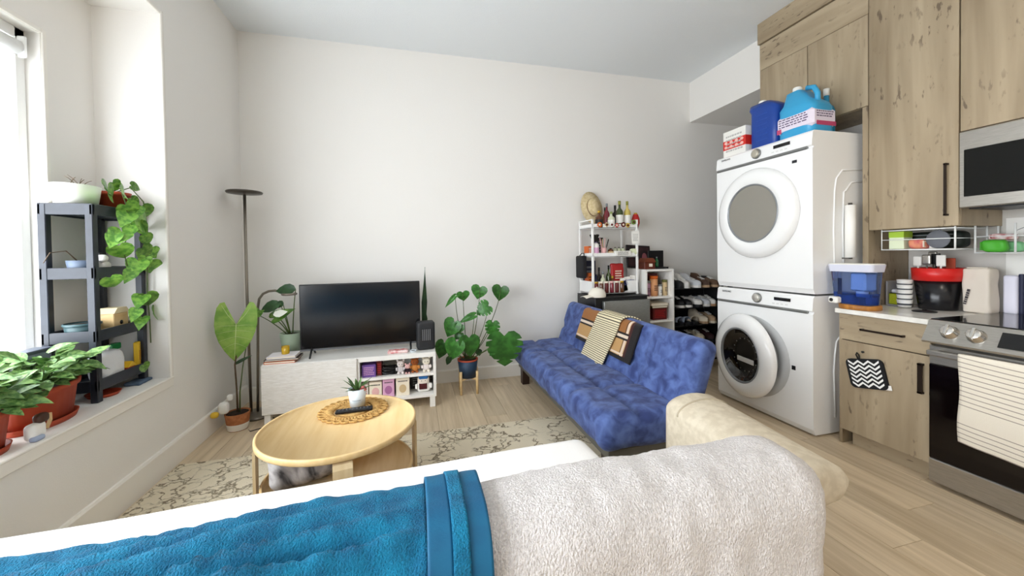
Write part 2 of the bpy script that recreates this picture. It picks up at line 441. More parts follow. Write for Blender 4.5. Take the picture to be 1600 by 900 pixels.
dr = slab_door('drawer', bc, FX, B0, B1-.006, .706, .878, M_cabh); bar_pull(dr, FX, 1.566, 1.785, .786, .798)
dd = slab_door('door', bc, FX, B0, B1-.006, .098, .703); bar_pull(dd, FX, 1.480, 1.502, .483, .655, .022)
M_quartz = mat('white_quartz', 'f1efe9', .15, c2='e2dfd8', ns=12)
one('countertop', 'white quartz countertop slab on the oak base cabinet', 'countertop', MB().box(FX-.03, XK-.002, B0-.002, B1+.006, .882, .912, .003), M_quartz)
# tall end panel between the dryer and the counter
one('end_panel', 'tall oak laminate end panel between dryer and counter', 'panel', MB().box(UX, XK-.002, 1.93, 1.965, 0, 2.298, .001), M_cab)
# uppers
uc = thing('upper_cabinet', 'tall oak laminate upper cabinet with dark handle left of the microwave', 'cabinet', (3.25, 1.69, 1.436))
MB().box(UX+.021, XK-.002, 1.478, 1.928, 1.436, 3.16, .001).build('body', M_cab, uc)
d_ = slab_door('door', uc, UX, 1.478, 1.928, 1.436, 3.16); bar_pull(d_, UX, 1.520, 1.532, 1.498, 1.807)
um = thing('upper_cabinet', 'oak laminate upper cabinet directly above the microwave', 'cabinet', (3.25, 1.09, 1.975))
MB().box(UX+.021, XK-.002, .70, 1.474, 1.975, 3.16, .001).build('body', M_cab, um)
slab_door('door', um, UX, 1.09, 1.474, 1.975, 3.16); slab_door('door', um, UX, .70, 1.087, 1.975, 3.16)
ud = thing('upper_cabinet', 'oak laminate cabinet with two doors above the clothes dryer', 'cabinet', (3.25, 2.35, 2.30))
MB().box(UX+.021, XK-.002, 1.93, 2.775, 2.30, 3.16, .001).build('body', M_cab, ud)
slab_door('door', ud, UX, 1.93, 2.345, 2.30, 2.93); slab_door('door', ud, UX, 2.347, 2.775, 2.30, 2.93)
MB().box(UX, UX+.02, 1.93, 2.775, 2.931, 3.158, .0015).build('filler_panel', M_cabh, ud)
one('crown_panel', 'oak laminate crown panel along the ceiling above the cabinets', 'panel', MB().box(UX-.015, UX+.03, .70, 2.785, 3.165, CEIL-.001, .002).box(UX+.03, XK-.002, 2.755, 2.785, 3.165, CEIL-.001, .002), M_cabh)
# cabinets further along the run, behind the camera's right shoulder
bf = thing('base_cabinet', 'oak laminate base cabinet on the far side of the oven', 'cabinet', (3.1, .0, 0))
MB().box(FX+.021, XK-.01, -1.2, .69, .1, .88, .001).build('body', M_cab, bf); slab_door('door', bf, FX, .1, .69, .1, .88); slab_door('door', bf, FX, -.55, .1, .1, .88); slab_door('door', bf, FX, -1.2, -.55, .1, .88)
MB().box(FX+.05, FX+.068, -1.2, .69, 0, .1).build('toe_kick', M_cabh, bf)
MB().box(FX-.03, XK-.002, -1.2, .692, .882, .912, .003).build('worktop', M_quartz, bf)
uf = thing('upper_cabinet', 'oak laminate upper cabinet on the far side of the microwave', 'cabinet', (3.25, 0, 1.436))
MB().box(UX+.021, XK-.002, -1.2, .697, 1.436, 3.16, .001).build('body', M_cab, uf)
slab_door('door', uf, UX, .1, .697, 1.436, 3.16); slab_door('door', uf, UX, -.55, .1, 1.436, 3.16); slab_door('door', uf, UX, -1.2, -.55, 1.436, 3.16)
# backsplash tiles sheet
struct(MB().box(XK-.008, XK-.001, -1.2, 1.925, .912, 1.6).build('wall_backsplash', mat('backsplash', 'd9d6d0', .25, c2='cfcbc4', ns=3)))

# oven range
R0, R1 = .694, 1.446
rg = thing('oven_range', 'stainless steel slide-in oven range with black glass door and cooktop', 'oven', (3.1, 1.07, 0))
MB().box(2.80, XK-.012, R0, R1, .03, .90, .004).build('body', M_darksteel, rg)
MB().box(2.765, XK-.012, R0-.002, R1+.002, .902, .920, .004).build('cooktop', M_blackgloss, rg)
cp = MB().prism([(2.80, .80), (2.695, .796), (2.690, .806), (2.755, .914), (2.80, .920)][::-1], R0, R1, 'y').build('control_panel', M_steel, rg)
pd = Vector((2.755-2.690, 0, .914-.806)).normalized(); pn = Vector((-pd.z, 0, pd.x))
M_chrome = mat('satin_chrome', 'd2d0cc', .2, 1)
for yk in (1.345, 1.248, .92, .84, .76):
    c = Vector((2.722, yk, .860))
    Mk = Matrix.Identity(4); zx = pn; xx_ = Vector((0, 1, 0)); yy_ = zx.cross(xx_)
    for i in range(3): Mk[i][0], Mk[i][1], Mk[i][2] = xx_[i], yy_[i], zx[i]
    Mk.translation = c
    kb = MB(); kb.M = Mk; kb.lathe([(.036, 0), (.036, .006), (.031, .010), (.029, .034), (.025, .038), (0, .038)], n=24); kb.box(-.006, .006, -.030, .030, .030, .048, .002)
    kb.build('knob', M_chrome, rg)
sp = MB(); sp.M = T(*(Vector((2.722, 1.075, .860))+pn*.001)) @ Matrix(((0, pd.x, pn.x, 0), (1, 0, 0, 0), (0, pd.z, pn.z, 0), (0, 0, 0, 1)))
sp.box(-.095, .095, -.040, .040, 0, .003).build('display', M_blackgloss, rg)
od = MB(); od.box(2.748, 2.80, R0+.002, R1-.002, .672, .775, .004)
odr = od.build('door', M_steel, rg)
MB().box(2.746, 2.80, R0+.002, R1-.002, .150, .672, .004).build('glass', mat('oven_glass', '0a0506', .08, spec=.5), odr)
hb = MB(); hb.box(2.685, 2.707, R0+.02, R1-.02, .728, .758, .006); hb.box(2.700, 2.75, R0+.03, R0+.055, .73, .755); hb.box(2.700, 2.75, R1-.055, R1-.03, .73, .755)
hb.build('handle', M_steel, odr)
MB().box(2.746, 2.80, R0+.002, R1-.002, .022, .148, .004).build('bottom_drawer', M_steel, rg)
for yy in (R0+.06, R1-.06): MB().cyl((2.84, yy), .02, 0, .03, 12).build('foot', M_black, rg)
# dish towel over the oven handle
def towel_fn(u, v):
    y = 1.293-.42*u; s = v*.80
    # front drop, over the bar, back drop
    if s < .445: z = .762-(.445-s)-.02*sin(u*2.2); x = 2.679-.010*(.445-s)*(1+.6*sin(u*14))
    elif s < .475: a = (s-.445)/.03*PI; z = .762+.004*sin(a); x = 2.679+(1-cos(a))*.017
    else: z = .762-(s-.475); x = 2.714
    return (x, y+.004*sin(s*18), z)
M_dish = mat('dish_towel', 'efe9dd', .9, bump=.3, bs=400)
N_, L_, b_ = nodes_of(M_dish)
tc = N_.new('ShaderNodeAttribute'); tc.attribute_name = 'weave'; sx = N_.new('ShaderNodeSeparateXYZ'); L_.new(tc.outputs['Vector'], sx.inputs[0])
def mth(op, a, b):
    q = N_.new('ShaderNodeMath'); q.operation = op
    for i, s in ((0, a), (1, b)):
        if isinstance(s, (int, float)): q.inputs[i].default_value = s
        else: L_.new(s, q.inputs[i])
    return q.outputs[0]
def band(sock, period, lo, hi, shift=0.0):
    md = mth('MODULO', mth('ADD', sock, shift), period)
    return mth('MULTIPLY', mth('GREATER_THAN', md, lo), mth('LESS_THAN', md, hi))
def mixc(f, c0, c1):
    m_ = N_.new('ShaderNodeMix'); m_.data_type = 'RGBA'; L_.new(f, m_.inputs['Factor'])
    for i, c in ((6, c0), (7, c1)):
        if isinstance(c, str): m_.inputs[i].default_value = lin(c)
        else: L_.new(c, m_.inputs[i])
    return m_.outputs[2]
plain = mth('MULTIPLY', mth('GREATER_THAN', sx.outputs['Y'], .14), mth('LESS_THAN', sx.outputs['Y'], .24))
L_.new(mixc(mth('MULTIPLY', band(sx.outputs['Y'], .030, 0, .0055), mth('SUBTRACT', 1.0, plain)), 'e6dece', 'a2978c'), b_.inputs['Base Color'])
one('dish_towel', 'cream dish towel with thin grey stripes hanging on the oven handle', 'towel', MB().grid(towel_fn, 30, 90, .003), M_dish)
# microwave
mw = thing('microwave', 'stainless steel over-the-range microwave with black glass door', 'microwave', (3.26, 1.09, 1.535))
MB().box(UX+.02, XK-.002, .70, 1.474, 1.535, 1.973, .003).build('body', M_darksteel, mw)
dm = MB(); dm.box(UX-.012, UX+.02, .90, 1.474, 1.535, 1.971, .006); dm_ = dm.build('door', M_steel, mw)
MB().box(UX-.015, UX-.010, .93, 1.452, 1.598, 1.865, .004).build('glass', mat('microwave_glass', '0a0d0e', .1), dm_)
MB().box(UX-.012, UX+.02, .70, .897, 1.535, 1.971, .004).build('control_panel', M_blackgloss, mw)
hb = MB(); hb.tube([(UX-.05, .915, 1.62), (UX-.05, .915, 1.90)], .009, 10); hb.box(UX-.05, UX-.01, .908, .922, 1.63, 1.645); hb.box(UX-.05, UX-.01, .908, .922, 1.875, 1.89); hb.build('handle', M_steel, mw)
MB().box(UX+.03, XK-.05, .73, 1.45, 1.527, 1.535).build('vent_grille', M_black, mw)
# recess pot holder on the cabinet door
ph = thing('pot_holder', 'black and white chevron pot holder hanging on the cabinet door', 'pot holder', (2.77, 1.755, .41))
Mp = T(2.772, 1.757, .515) @ rot('X', -.22)
base = MB(); base.M = Mp
def rrect(w_, h_, r, n=5):
    p = []
    for cx, cy, a0 in ((w_-r, h_-r, 0), (-w_+r, h_-r, PI/2), (-w_+r, -h_+r, PI), (w_-r, -h_+r, 1.5*PI)):
        for i in range(n+1): a = a0+PI/2*i/n; p.append((cx+r*cos(a), cy+r*sin(a)))
    return p
base.prism(rrect(.105, .092, .03), -.006, .006, 'x'); base.build('pad', mat('potholder_black', '17181b', .9), ph)
for i in range(6):
    st = MB(); st.M = Mp; z0 = -.068+i*.027; P = []
    nseg = 24
    for j in range(nseg+1):
        t = j/nseg; yy = .088-.176*t; zz = z0+.011*(abs(((t*3) % 1)-.5)*4-1); P.append((yy, zz))
    vs = [(-.0085, a, b+.0065) for a, b in P]+[(-.0085, a, b-.0065) for a, b in P]; n1 = nseg+1
    st.add(vs, [(j, j+n1, j+n1+1, j+1) for j in range(nseg)]); st.build('stripe', mat('potholder_white', 'f0f0ee', .9), ph)
lp = MB(); lp.M = Mp; lp.tube([(0, .03, .090), (0, .036, .118), (0, .028, .13), (0, .020, .118), (0, .02, .09)], .004, 6); lp.build('hanging_loop', MATS['potholder_black'], ph)
tg = MB(); tg.M = Mp; tg.box(-.004, -.002, -.118, -.085, -.09, -.062); tg.build('care_tag', M_paper, ph)
MB().lathe([(.0, 0), (.006, 0), (.007, .012), (0, .012)], (2.78, 1.78, .648), 10, axis='-x').build('hook', M_black, ph)

# ------------------------------------------------------------------ washer and dryer
WX, WB, WY_0, WY_1 = 2.665, 3.30, 2.01, 2.86
M_gasket = mat('door_trim_grey', '8c8f92', .3, .3)
M_panelgrey = mat('silver_groove', '8f9190', .3, .6)
M_ink = mat('dark_ink', '2b2c30', .6)
def laundry(name, label, z0, z1, door_c, door_r, win_r, swing, tone):
    t = thing(name, label, 'clothes dryer' if name == 'clothes_dryer' else 'washing machine', ((WX+WB)/2, (WY_0+WY_1)/2, z0))
    g = z1-.115
    body = MB()
    # front bulges slightly and rounds at the bottom
    sec = [(WX+.02, z0+.012), (WX+.003, z0+.05), (WX, z0+.3), (WX, g-.012), (WX+.010, g-.004), (WX+.010, g+.004), (WX-.006, g+.012), (WX+.004, z1-.014), (WX+.018, z1), (WB, z1), (WB, z0+.012)]
    body.prism(sec[::-1], WY_0, WY_1, 'y'); body.build('cabinet', M_enamel, t)
    MB().prism([(WX-.002, g-.011), (WX-.009, g-.002), (WX-.009, g+.004), (WX-.004, g+.011), (WX+.012, g+.011), (WX+.012, g-.011)][::-1], WY_0+.035, WY_1-.01, 'y').build('panel_groove', M_panelgrey, t)
    # side panel pressing: raised bead on the side
    for d in (0, .085):
        p = [(WX+.20+d, WY_0, z0+.12), (WX+.19+d, WY_0, z0+.45), (WX+.20+d, WY_0, z1-.42+.0), (WX+.215+d, WY_0, z1-.33-d), (WX+.27+d, WY_0, z1-.27-d), (WX+.40, WY_0, z1-.26-d), (WX+.58, WY_0, z1-.26-d)]
        MB().tube(p, .007, 8).build('side_bead', M_enamel, t)
    # controls
    km = MB(); yk = 2.445; zc = z1-.055
    km.lathe([(.040, 0), (.040, .010), (.034, .014)], (WX-.004, yk, zc), 26, axis='-x'); kn = km.build('dial', M_panelgrey, t)
    MB().lathe([(.032, .010), (.032, .022), (.028, .026), (0, .026)], (WX-.004, yk, zc), 26, axis='-x').build('dial_cap', mat('dial_'+tone, 'b9b3a4' if tone == 'a' else 'c6c3bb', .3, .4), kn)
    MB().box(WX-.006, WX, 2.17, 2.30, zc-.002, zc+.022, .001).build('display', M_blackgloss, t)
    for i in range(4):
        MB().box(WX-.005, WX, 2.19+i*.035, 2.21+i*.035, zc-.030, zc-.022).build('button', mat('button_grey', 'd6d6d4', .4), t)
    text_mesh('SAMSUNG', .021, T(WX-.005, 2.80, zc+.018) @ Matrix(((0, 0, -1, 0), (-1, 0, 0, 0), (0, 1, 0, 0), (0, 0, 0, 1))), M_ink, 'logo_lettering', t)
    # door: axis along -x, hinge on the far side; local space about hinge
    hy = door_c[0]+door_r*.92
    Md = T(WX-.003, hy, door_c[1]) @ rot('Z', swing) @ T(0, -door_r*.92, 0)
    dm = MB(); dm.M = Md
    R_, r_ = door_r, win_r
    dm.lathe([(R_, 0), (R_+.002, .018), (R_-.012, .042), (R_-.045, .056), (r_+.05, .062), (r_+.016, .060), (r_+.006, .054), (r_-.006, .012), (R_-.02, .0), (R_, 0)], n=56, axis='-x')
    door = dm.build('door', M_enamel, t)
    rm = MB(); rm.M = Md; rm.lathe([(r_+.008, .052), (r_+.006, .059), (r_-.003, .057), (r_-.008, .044), (r_, .040)], n=48, axis='-x'); rm.build('window_ring', M_gasket, door)
    gl = MB(); gl.M = Md
    if tone == 'a':
        gl.lathe([(r_-.004, .0500), (r_*.75, .0512), (r_*.5, .0520), (r_*.25, .0525), (0, .0527)], n=40, axis='-x'); gl.build('window_glass', mat('dryer_glass', '8f8b82', .3, spec=.4), door)
    else:
        gl.lathe([(r_-.004, .046), (r_-.03, .020), (r_*.8, -.0), (r_*.45, -.004), (0, -.005)], n=40, axis='-x'); gl.build('window_glass', mat('washer_glass', '14110f', .05, coat=.5), door)
        for k in range(16):                                   # drum holes seen through the glass
            a = 2*PI*k/16; q = MB(); q.M = Md
            q.lathe([(.006, .0), (.006, .003), (0, .003)], (-.001, r_*.62*cos(a), r_*.62*sin(a)), 8, axis='-x'); q.build('drum_hole', mat('drum_steel', '8a8680', .3, .8), door)
        q = MB(); q.M = Md; q.box(-.012, -.006, -.11, .08, -.06, -.02, .003); q.build('drum_paddle', mat('paddle', 'c8c6c2', .4), door)
    # latch
    MB().box(WX-.004, WX+.002, door_c[0]-door_r-.045, door_c[0]-door_r-.018, door_c[1]-.02, door_c[1]+.01, .001).build('latch', M_black, t) if tone == 'b' else MB().box(WX-.004, WX+.002, WY_0+.11, WY_0+.145, g-.085, g-.065, .001).build('sticker', M_ink, t)
    for yy in (WY_0+.06, WY_1-.06):
        for xx_ in (WX+.08, WB-.08): MB().cyl((xx_, yy), .022, z0, z0+.013, 10).build('foot', M_black, t)
    return t
wash = laundry('washing_machine', 'white front-loading washing machine with glossy black porthole, under the dryer', 0, .985, (2.515, .455), .335, .215, -.16, 'b')
dryer = laundry('clothes_dryer', 'white clothes dryer with grey porthole stacked on the washing machine', .986, 2.135, (2.45, 1.605), .355, .225, 0.0, 'a')
# recess ring around the washer opening
MB().lathe([(.325, .0), (.325, .004), (.235, .004), (.215, -.03), (0, -.03)][::-1], (WX-.001, 2.50, .455), 48, axis='-x').build('opening_ring', mat('gasket_grey', 'b9bbbc', .5), wash)

# ------------------------------------------------------------------ rug
M_rug = mat('rug_weave', 'e4dac4', .95, bump=.5, bs=220)
N_, L_, b_ = nodes_of(M_rug)
tc = N_.new('ShaderNodeTexCoord'); mp = N_.new('ShaderNodeMapping'); mp.inputs['Scale'].default_value = (1, 1.15, 1); L_.new(tc.outputs['Object'], mp.inputs[0])
def wobble(scale, amt):
    n = N_.new('ShaderNodeTexNoise'); n.inputs['Scale'].default_value = scale; n.inputs['Detail'].default_value = 4; L_.new(mp.outputs[0], n.inputs['Vector'])
    s = N_.new('ShaderNodeVectorMath'); s.operation = 'MULTIPLY_ADD'; s.inputs[1].default_value = (amt,)*3; L_.new(n.outputs['Color'], s.inputs[0]); L_.new(mp.outputs[0], s.inputs[2]); return s.outputs[0]
def edge(vec, scale, th0, th1):
    v = N_.new('ShaderNodeTexVoronoi'); v.feature = 'DISTANCE_TO_EDGE'; v.inputs['Scale'].default_value = scale; L_.new(vec, v.inputs['Vector'])
    r = N_.new('ShaderNodeValToRGB'); r.color_ramp.elements[0].position = th0; r.color_ramp.elements[1].position = th1
    r.color_ramp.elements[0].color = (1, 1, 1, 1); r.color_ramp.elements[1].color = (0, 0, 0, 1); L_.new(v.outputs['Distance'], r.inputs[0]); return r.outputs[0]
e1 = edge(wobble(9, .36), 3.8, .016, .04); e2 = edge(wobble(14, .12), 10, .02, .06)
n1 = N_.new('ShaderNodeTexNoise'); n1.inputs['Scale'].default_value = 5.5; n1.inputs['Detail'].default_value = 3; L_.new(mp.outputs[0], n1.inputs['Vector'])
r1 = N_.new('ShaderNodeValToRGB'); r1.color_ramp.elements[0].position = .36; r1.color_ramp.elements[1].position = .46; L_.new(n1.outputs['Fac'], r1.inputs[0])
n2 = N_.new('ShaderNodeTexNoise'); n2.inputs['Scale'].default_value = 3; L_.new(wobble(3, .2), n2.inputs['Vector'])
r2 = N_.new('ShaderNodeValToRGB'); r2.color_ramp.elements[0].position = .46; r2.color_ramp.elements[1].position = .53; L_.new(n2.outputs['Fac'], r2.inputs[0])
def mth(op, a, b):
    q = N_.new('ShaderNodeMath'); q.operation = op
    for i, s in ((0, a), (1, b)):
        if isinstance(s, (int, float)): q.inputs[i].default_value = s
        else: L_.new(s, q.inputs[i])
    return q.outputs[0]
fac = mth('MULTIPLY', mth('MAXIMUM', mth('MULTIPLY', e1, r1.outputs[0]), mth('MULTIPLY', mth('MULTIPLY', e2, r2.outputs[0]), .9)), .85)
mx = N_.new('ShaderNodeMix'); mx.data_type = 'RGBA'; L_.new(fac, mx.inputs['Factor']); mx.inputs[6].default_value = lin('dfd3ba'); mx.inputs[7].default_value = lin('6a5a42'); L_.new(mx.outputs[2], b_.inputs['Base Color'])
one('area_rug', 'cream area rug with distressed brown line pattern on the floor', 'rug', MB().box(-1.465, 1.20, 1.15, 2.83, .0005, .012, .004), M_rug)

# ------------------------------------------------------------------ TV stand and TV
TX0, TX1, TY0, TY1, TZ = -1.165, .165, 3.32, 3.74, .475
tv = thing('tv_stand', 'long white media console with closed left door and open cubbies', 'tv stand', ((TX0+TX1)/2, 3.53, 0))
XM = -.475
mb = MB(); tk = .022
mb.box(TX0, TX1, TY0, TY1, TZ-.04, TZ, .002); mb.box(TX0, TX1, TY0, TY1, .09, .112, .002)
for a in (TX0, XM, TX1-tk): mb.box(a, a+tk, TY0, TY1, .112, TZ-.04)
mb.box(TX0, TX1, TY1-.01, TY1, .112, TZ-.04)
mb.build('carcass', M_white, tv)
MB().box(XM+tk, TX1-tk, TY0+.012, TY1-.01, .272, .294, .001).build('shelf', M_white, tv)
MB().box(TX0+.002, XM+.004, TY0-.02, TY0-.002, .088, TZ-.002, .003).build('door', mat('woven_white_front', 'eeebe6', .6, c2='e3dfd8', ns=60, st=(.35, 1, 3.2), bump=.35, bs=70, bst=(.35, 1, 3)), tv)
for a in (TX0+.01, TX1-.055):
    for b in (TY0+.005, TY1-.05): MB().box(a, a+.045, b, b+.045, 0, .09, .002).build('leg', M_white, tv)
tel = thing('television', 'flat screen television with thin black frame on the white media console', 'television', (-.45, 3.52, TZ))
Mt = T(-.445, 3.50, .525) @ rot('Z', .03)
mb = MB(); mb.M = Mt; mb.box(-.488, .488, 0, .035, 0, .555, .004); mb.box(-.30, .30, .035, .07, .06, .36, .01); case = mb.build('casing', M_black, tel)
mb = MB(); mb.M = Mt; mb.box(-.478, .478, -.003, .0, .018, .545); mb.build('screen', mat('tv_screen', '07080d', .16, spec=.6), tel)
mb = MB(); mb.M = Mt; mb.box(-.488, .488, -.004, .0, -.002, .012, .001); mb.build('bottom_bezel', mat('bezel_grey', '7d7f83', .3, .6), tel)
for s in (-.40, .40):
    mb = MB(); mb.M = Mt
    mb.tube([(s, .018, .03), (s, -.085, -.045)], .008, 8); mb.tube([(s, .018, .03), (s, .12, -.045)], .008, 8); mb.build('leg', M_black, tel)

# ------------------------------------------------------------------ coffee table
CZ = .45; cc = Vector((-.385, 2.115)); CR = .378
ct = thing('coffee_table', 'round birch coffee table with rimmed tray top and lower shelf', 'coffee table', (cc.x, cc.y, 0.012))
def tray(name, z, r):
    m_ = MB().lathe([(0, z-.016), (r-.006, z-.016), (r, z-.010), (r, z+.010), (r-.004, z+.014), (r-.010, z+.014), (r-.014, z+.010), (r-.016, z), (0, z)], (cc.x, cc.y, 0), 64)
    return m_.build(name, M_birch, ct)
tray('tray_top', CZ-.008, CR); tray('lower_shelf', .205, CR-.02)
for a in (-1.38, .19, 1.76, 3.33):
    d = Vector((cos(a), sin(a))); n_ = Vector((-d.y, d.x)); L0 = MB()
    path = [(CR-.10, CZ-.028), (CR-.03, CZ-.028), (CR-.006, CZ-.034), (CR+.002, CZ-.055), (CR+.002, .04), (CR-.002, .022), (CR-.012, .014), (CR-.03, .013)]
    w_ = .040; vs = []; fs = []
    for (rr, zz) in path:
        for th in (0, .012):
            for s in (-w_, w_):
                p = cc+d*(rr-th*(1 if zz < CZ-.04 else .3))+n_*s; vs.append((p.x, p.y, zz-(th if zz >= CZ-.04 else 0)))
    for i in range(len(path)-1):
        q = i*4; fs += [(q, q+1, q+5, q+4), (q+2, q+6, q+7, q+3), (q, q+4, q+6, q+2), (q+1, q+3, q+7, q+5)]
    fs += [(0, 2, 3, 1), (len(vs)-4, len(vs)-3, len(vs)-1, len(vs)-2)]
    L0.add(vs, fs); L0.build('leg', M_birchpale, ct)
# unseen ceiling lights added over the kitchen to brighten floor, left wall and futon
for (x, y) in ((1.9, .1), (1.9, -1.3)):
    t = thing('fill_light', 'added round ceiling fill light '+('nearer the oven' if y > -.5 else 'nearer the rear wall'), 'ceiling light', (x, y, CEIL-.012))
    MB().lathe([(.055, CEIL-.004), (.075, CEIL-.012), (.080, CEIL-.010), (.080, CEIL-.0005), (.055, CEIL-.0005)], (x, y, 0), 28).build('trim_ring', M_whitemetal, t)
    MB().lathe([(0, CEIL-.005), (.055, CEIL-.005), (.055, CEIL-.001), (0, CEIL-.001)], (x, y, 0), 28).build('lens', mat('fill_lens', 'fff1dc', .5, emit=6), t)
    ld = bpy.data.lights.new('fill_lamp', 'AREA'); ld.shape = 'DISK'; ld.size = .12; ld.energy = 7; ld.color = (1, .88, .74); ld.spread = 2.6
    lo_ = bpy.data.objects.new('fill_lamp', ld); COL.objects.link(lo_); lo_.parent = t; lo_.location = (0, 0, -.004)
# ------------------------------------------------------------------ blue futon
M_velvet = mat('blue_velvet', '2a396c', .8, c2='566ca6', ns=13, ramp=(.34, .66), det=8, dist=.5, sheen=.08, bump=.15, bs=25)
FY0, FY1 = 1.83, 3.79; FL = (FY1-FY0)/2; FC = (FY0+FY1)/2
fu = thing('futon_sofa', 'blue velvet tufted futon sofa with low legs along the right', 'sofa', (1.35, FC, 0))
def seams(p, lines, a, w_=.022, dep=.03):
    return -dep*sum(math.exp(-((p-l)/w_)**2) for l in lines)
qy = [-FL/3*1.0, FL/3*1.0]
def seat_d(p, n):
    if n.z > .3 or p.z > .02:
        tuft = seams(p.y, [-.49, 0, .49], 0)*.8+seams(p.x, [-.03], 0)*.9
        p = p+Vector((0, 0, tuft))*max(0, min(1, (p.z+.02)/.08))
        p.z += .010*noise.noise(Vector((p.x*5, p.y*5, 3)))
    if n.x < -.3 or n.y < -.3: p = p+n*.008*noise.noise(Vector((p.y*14+p.x*9, p.z*5, 1)))
    return p
SM = MB(); SM.soft((1.235, FC, .315), (.275, FL, .105), .07, .035, seat_d); SM.build('seat', M_velvet, fu)
BA = .33
Mb = T(1.445, FC, .36) @ rot('Y', BA)
def back_d(p, n):
    if n.x < 0 or p.x < -.03:
        tuft = seams(p.y, [-.49, 0, .49], 0)*.9+seams(p.z, [-.02], 0)*.9
        p = p+Vector((-tuft, 0, 0))*max(0, min(1, (.02-p.x)/.06))
        p.x += .008*noise.noise(Vector((p.z*6, p.y*5, 8)))
    return p
BM = MB(); BM.M = Mb @ T(.075, 0, .225); BM.soft((0, 0, 0), (.075, FL, .25), .055, .035, back_d); BM.build('backrest', M_velvet, fu)
MB().box(1.02, 1.46, FY0+.05, FY1-.05, .155, .215, .004).build('base_frame', mat('futon_frame', '5c5a52', .6), fu)
for xx_ in (1.03, 1.50):
    for yy, zl in ((FY0+.08, .0125 if xx_ < 1.2 else 0), (FY1-.16, 0)): MB().prism([(yy, zl), (yy+.07, zl), (yy+.08, .215), (yy-.01, .215)], xx_, xx_+.07, 'x').build('leg', mat('walnut', '2c1c14', .4), fu)
# throws over the futon back: follow its outline
def over_back(s, off):
    """outline of the backrest section in (x,z): s runs up the front face, over the top, down the rear; metres from the top front edge"""
    L = .445; th = .15; r = .055
    if s < -r*.8: q = (-off, L+s); 
    elif s > th+r*.8-0: q = (th+off, L-(s-th))
    else:
        t = (s+r*.8)/(th+1.6*r); a = PI*(1-t); q = (th/2+(th/2+off)*cos(a), L-.045+.050*sin(a)**.6+off*sin(a))
    p = Mb @ Vector((q[0], 0, q[1])); return p.x, p.z
def drape(y0, y1, front, rear, off, skew=0, wob=.006, seed=1):
    def fn(u, v):
        s = -front+(front+.15+rear)*v
        x, z = over_back(s, off+wob*noise.noise(Vector((u*5, v*4, seed))))
        return (x, y0+(y1-y0)*u+skew*(s+0)*1.0+.006*sin(v*9+seed), z)
    return fn
# plaid blanket
M_plaid = mat('plaid_blanket', 'b0834f', .95, sheen=.1, bump=.2, bs=250)
N_, L_, b_ = nodes_of(M_plaid)
tc = N_.new('ShaderNodeAttribute'); tc.attribute_name = 'weave'; sx = N_.new('ShaderNodeSeparateXYZ'); L_.new(tc.outputs['Vector'], sx.inputs[0])
PW, PL = .94, .69
U = mth('MULTIPLY', sx.outputs['X'], PW); V = mth('MULTIPLY', sx.outputs['Y'], PL)
def rng(s_, a_, b2): return mth('MULTIPLY', mth('GREATER_THAN', s_, a_), mth('LESS_THAN', s_, b2))
c = mixc(rng(V, .20, .34), 'b88f5a', '95602f')
for o_ in (0, .46):
    c = mixc(rng(U, .125+o_, .155+o_), c, 'd9c4ae'); c = mixc(rng(U, .16+o_, .168+o_), c, '1f1613')
c = mixc(rng(V, .150, .205), c, '1c1412'); c = mixc(rng(V, .166, .189), c, 'dcc9b4'); c = mixc(rng(V, .035, .05), c, 'd9c4ae')
c = mixc(mth('LESS_THAN', U, .115), c, '3f1714'); c = mixc(mth('LESS_THAN', U, .085), c, '120e10'); c = mixc(mth('LESS_THAN', V, .03), c, '120e10')
L_.new(c, b_.inputs['Base Color'])
one('plaid_blanket', 'brown plaid blanket with dark border hung over the blue futon back', 'blanket', MB().grid(drape(2.40, 3.34, .30, .24, .010, .0), 56, 50, .006), M_plaid)
M_stripe = mat('striped_throw', 'ece2c0', .95, bump=.3, bs=200)
N_, L_, b_ = nodes_of(M_stripe)
tc = N_.new('ShaderNodeAttribute'); tc.attribute_name = 'weave'; sx = N_.new('ShaderNodeSeparateXYZ'); L_.new(tc.outputs['Vector'], sx.inputs[0])
L_.new(mixc(band(sx.outputs['Y'], .0235, 0, .0075), 'e4d9b6', '3e3526'), b_.inputs['Base Color'])
one('striped_throw', 'cream throw with thin dark stripes draped over the plaid blanket', 'blanket', MB().grid(drape(2.64, 3.02, .42, .16, .028, -.20), 30, 60, .010), M_stripe)

# ------------------------------------------------------------------ cream sofa in the foreground (seen from behind)
M_cream = mat('cream_upholstery', 'd3c8b3', .9, c2='c6baa4', ns=30, bump=.25, bs=350)
so = thing('cream_sofa', 'cream upholstered sofa with rolled arm in the foreground, seen from behind', 'sofa', (0, 1.15, .0))
def sag(x): return .040*max(0, min(1, (-x-.02)/.8))
def turned(q): q.M = T(.765, 1.3, 0) @ rot('Z', .045) @ T(-.765, -1.3, 0); return q
SZ = .760; SY0, SY1 = .715, .955; SX0, SX1 = -1.46, 1.005
MB().soft((( SX0+SX1)/2, (SY0+SY1)/2, .44), ((SX1-SX0)/2, (SY1-SY0)/2, SZ-.44), .10, .06, lambda p, n: Vector((p.x, p.y, p.z-(sag(p.x+(SX0+SX1)/2) if p.z > 0 else 0)))).build('backrest', M_cream, so)
MB().soft((-.19, 1.16, .23), (1.27, .24, .11), .03, .08).build('base', M_cream, so)
turned(MB()).soft((-.35, 1.28, .375), (1.10, .335, .065), .05, .05).build('seat_cushion', M_cream, so)
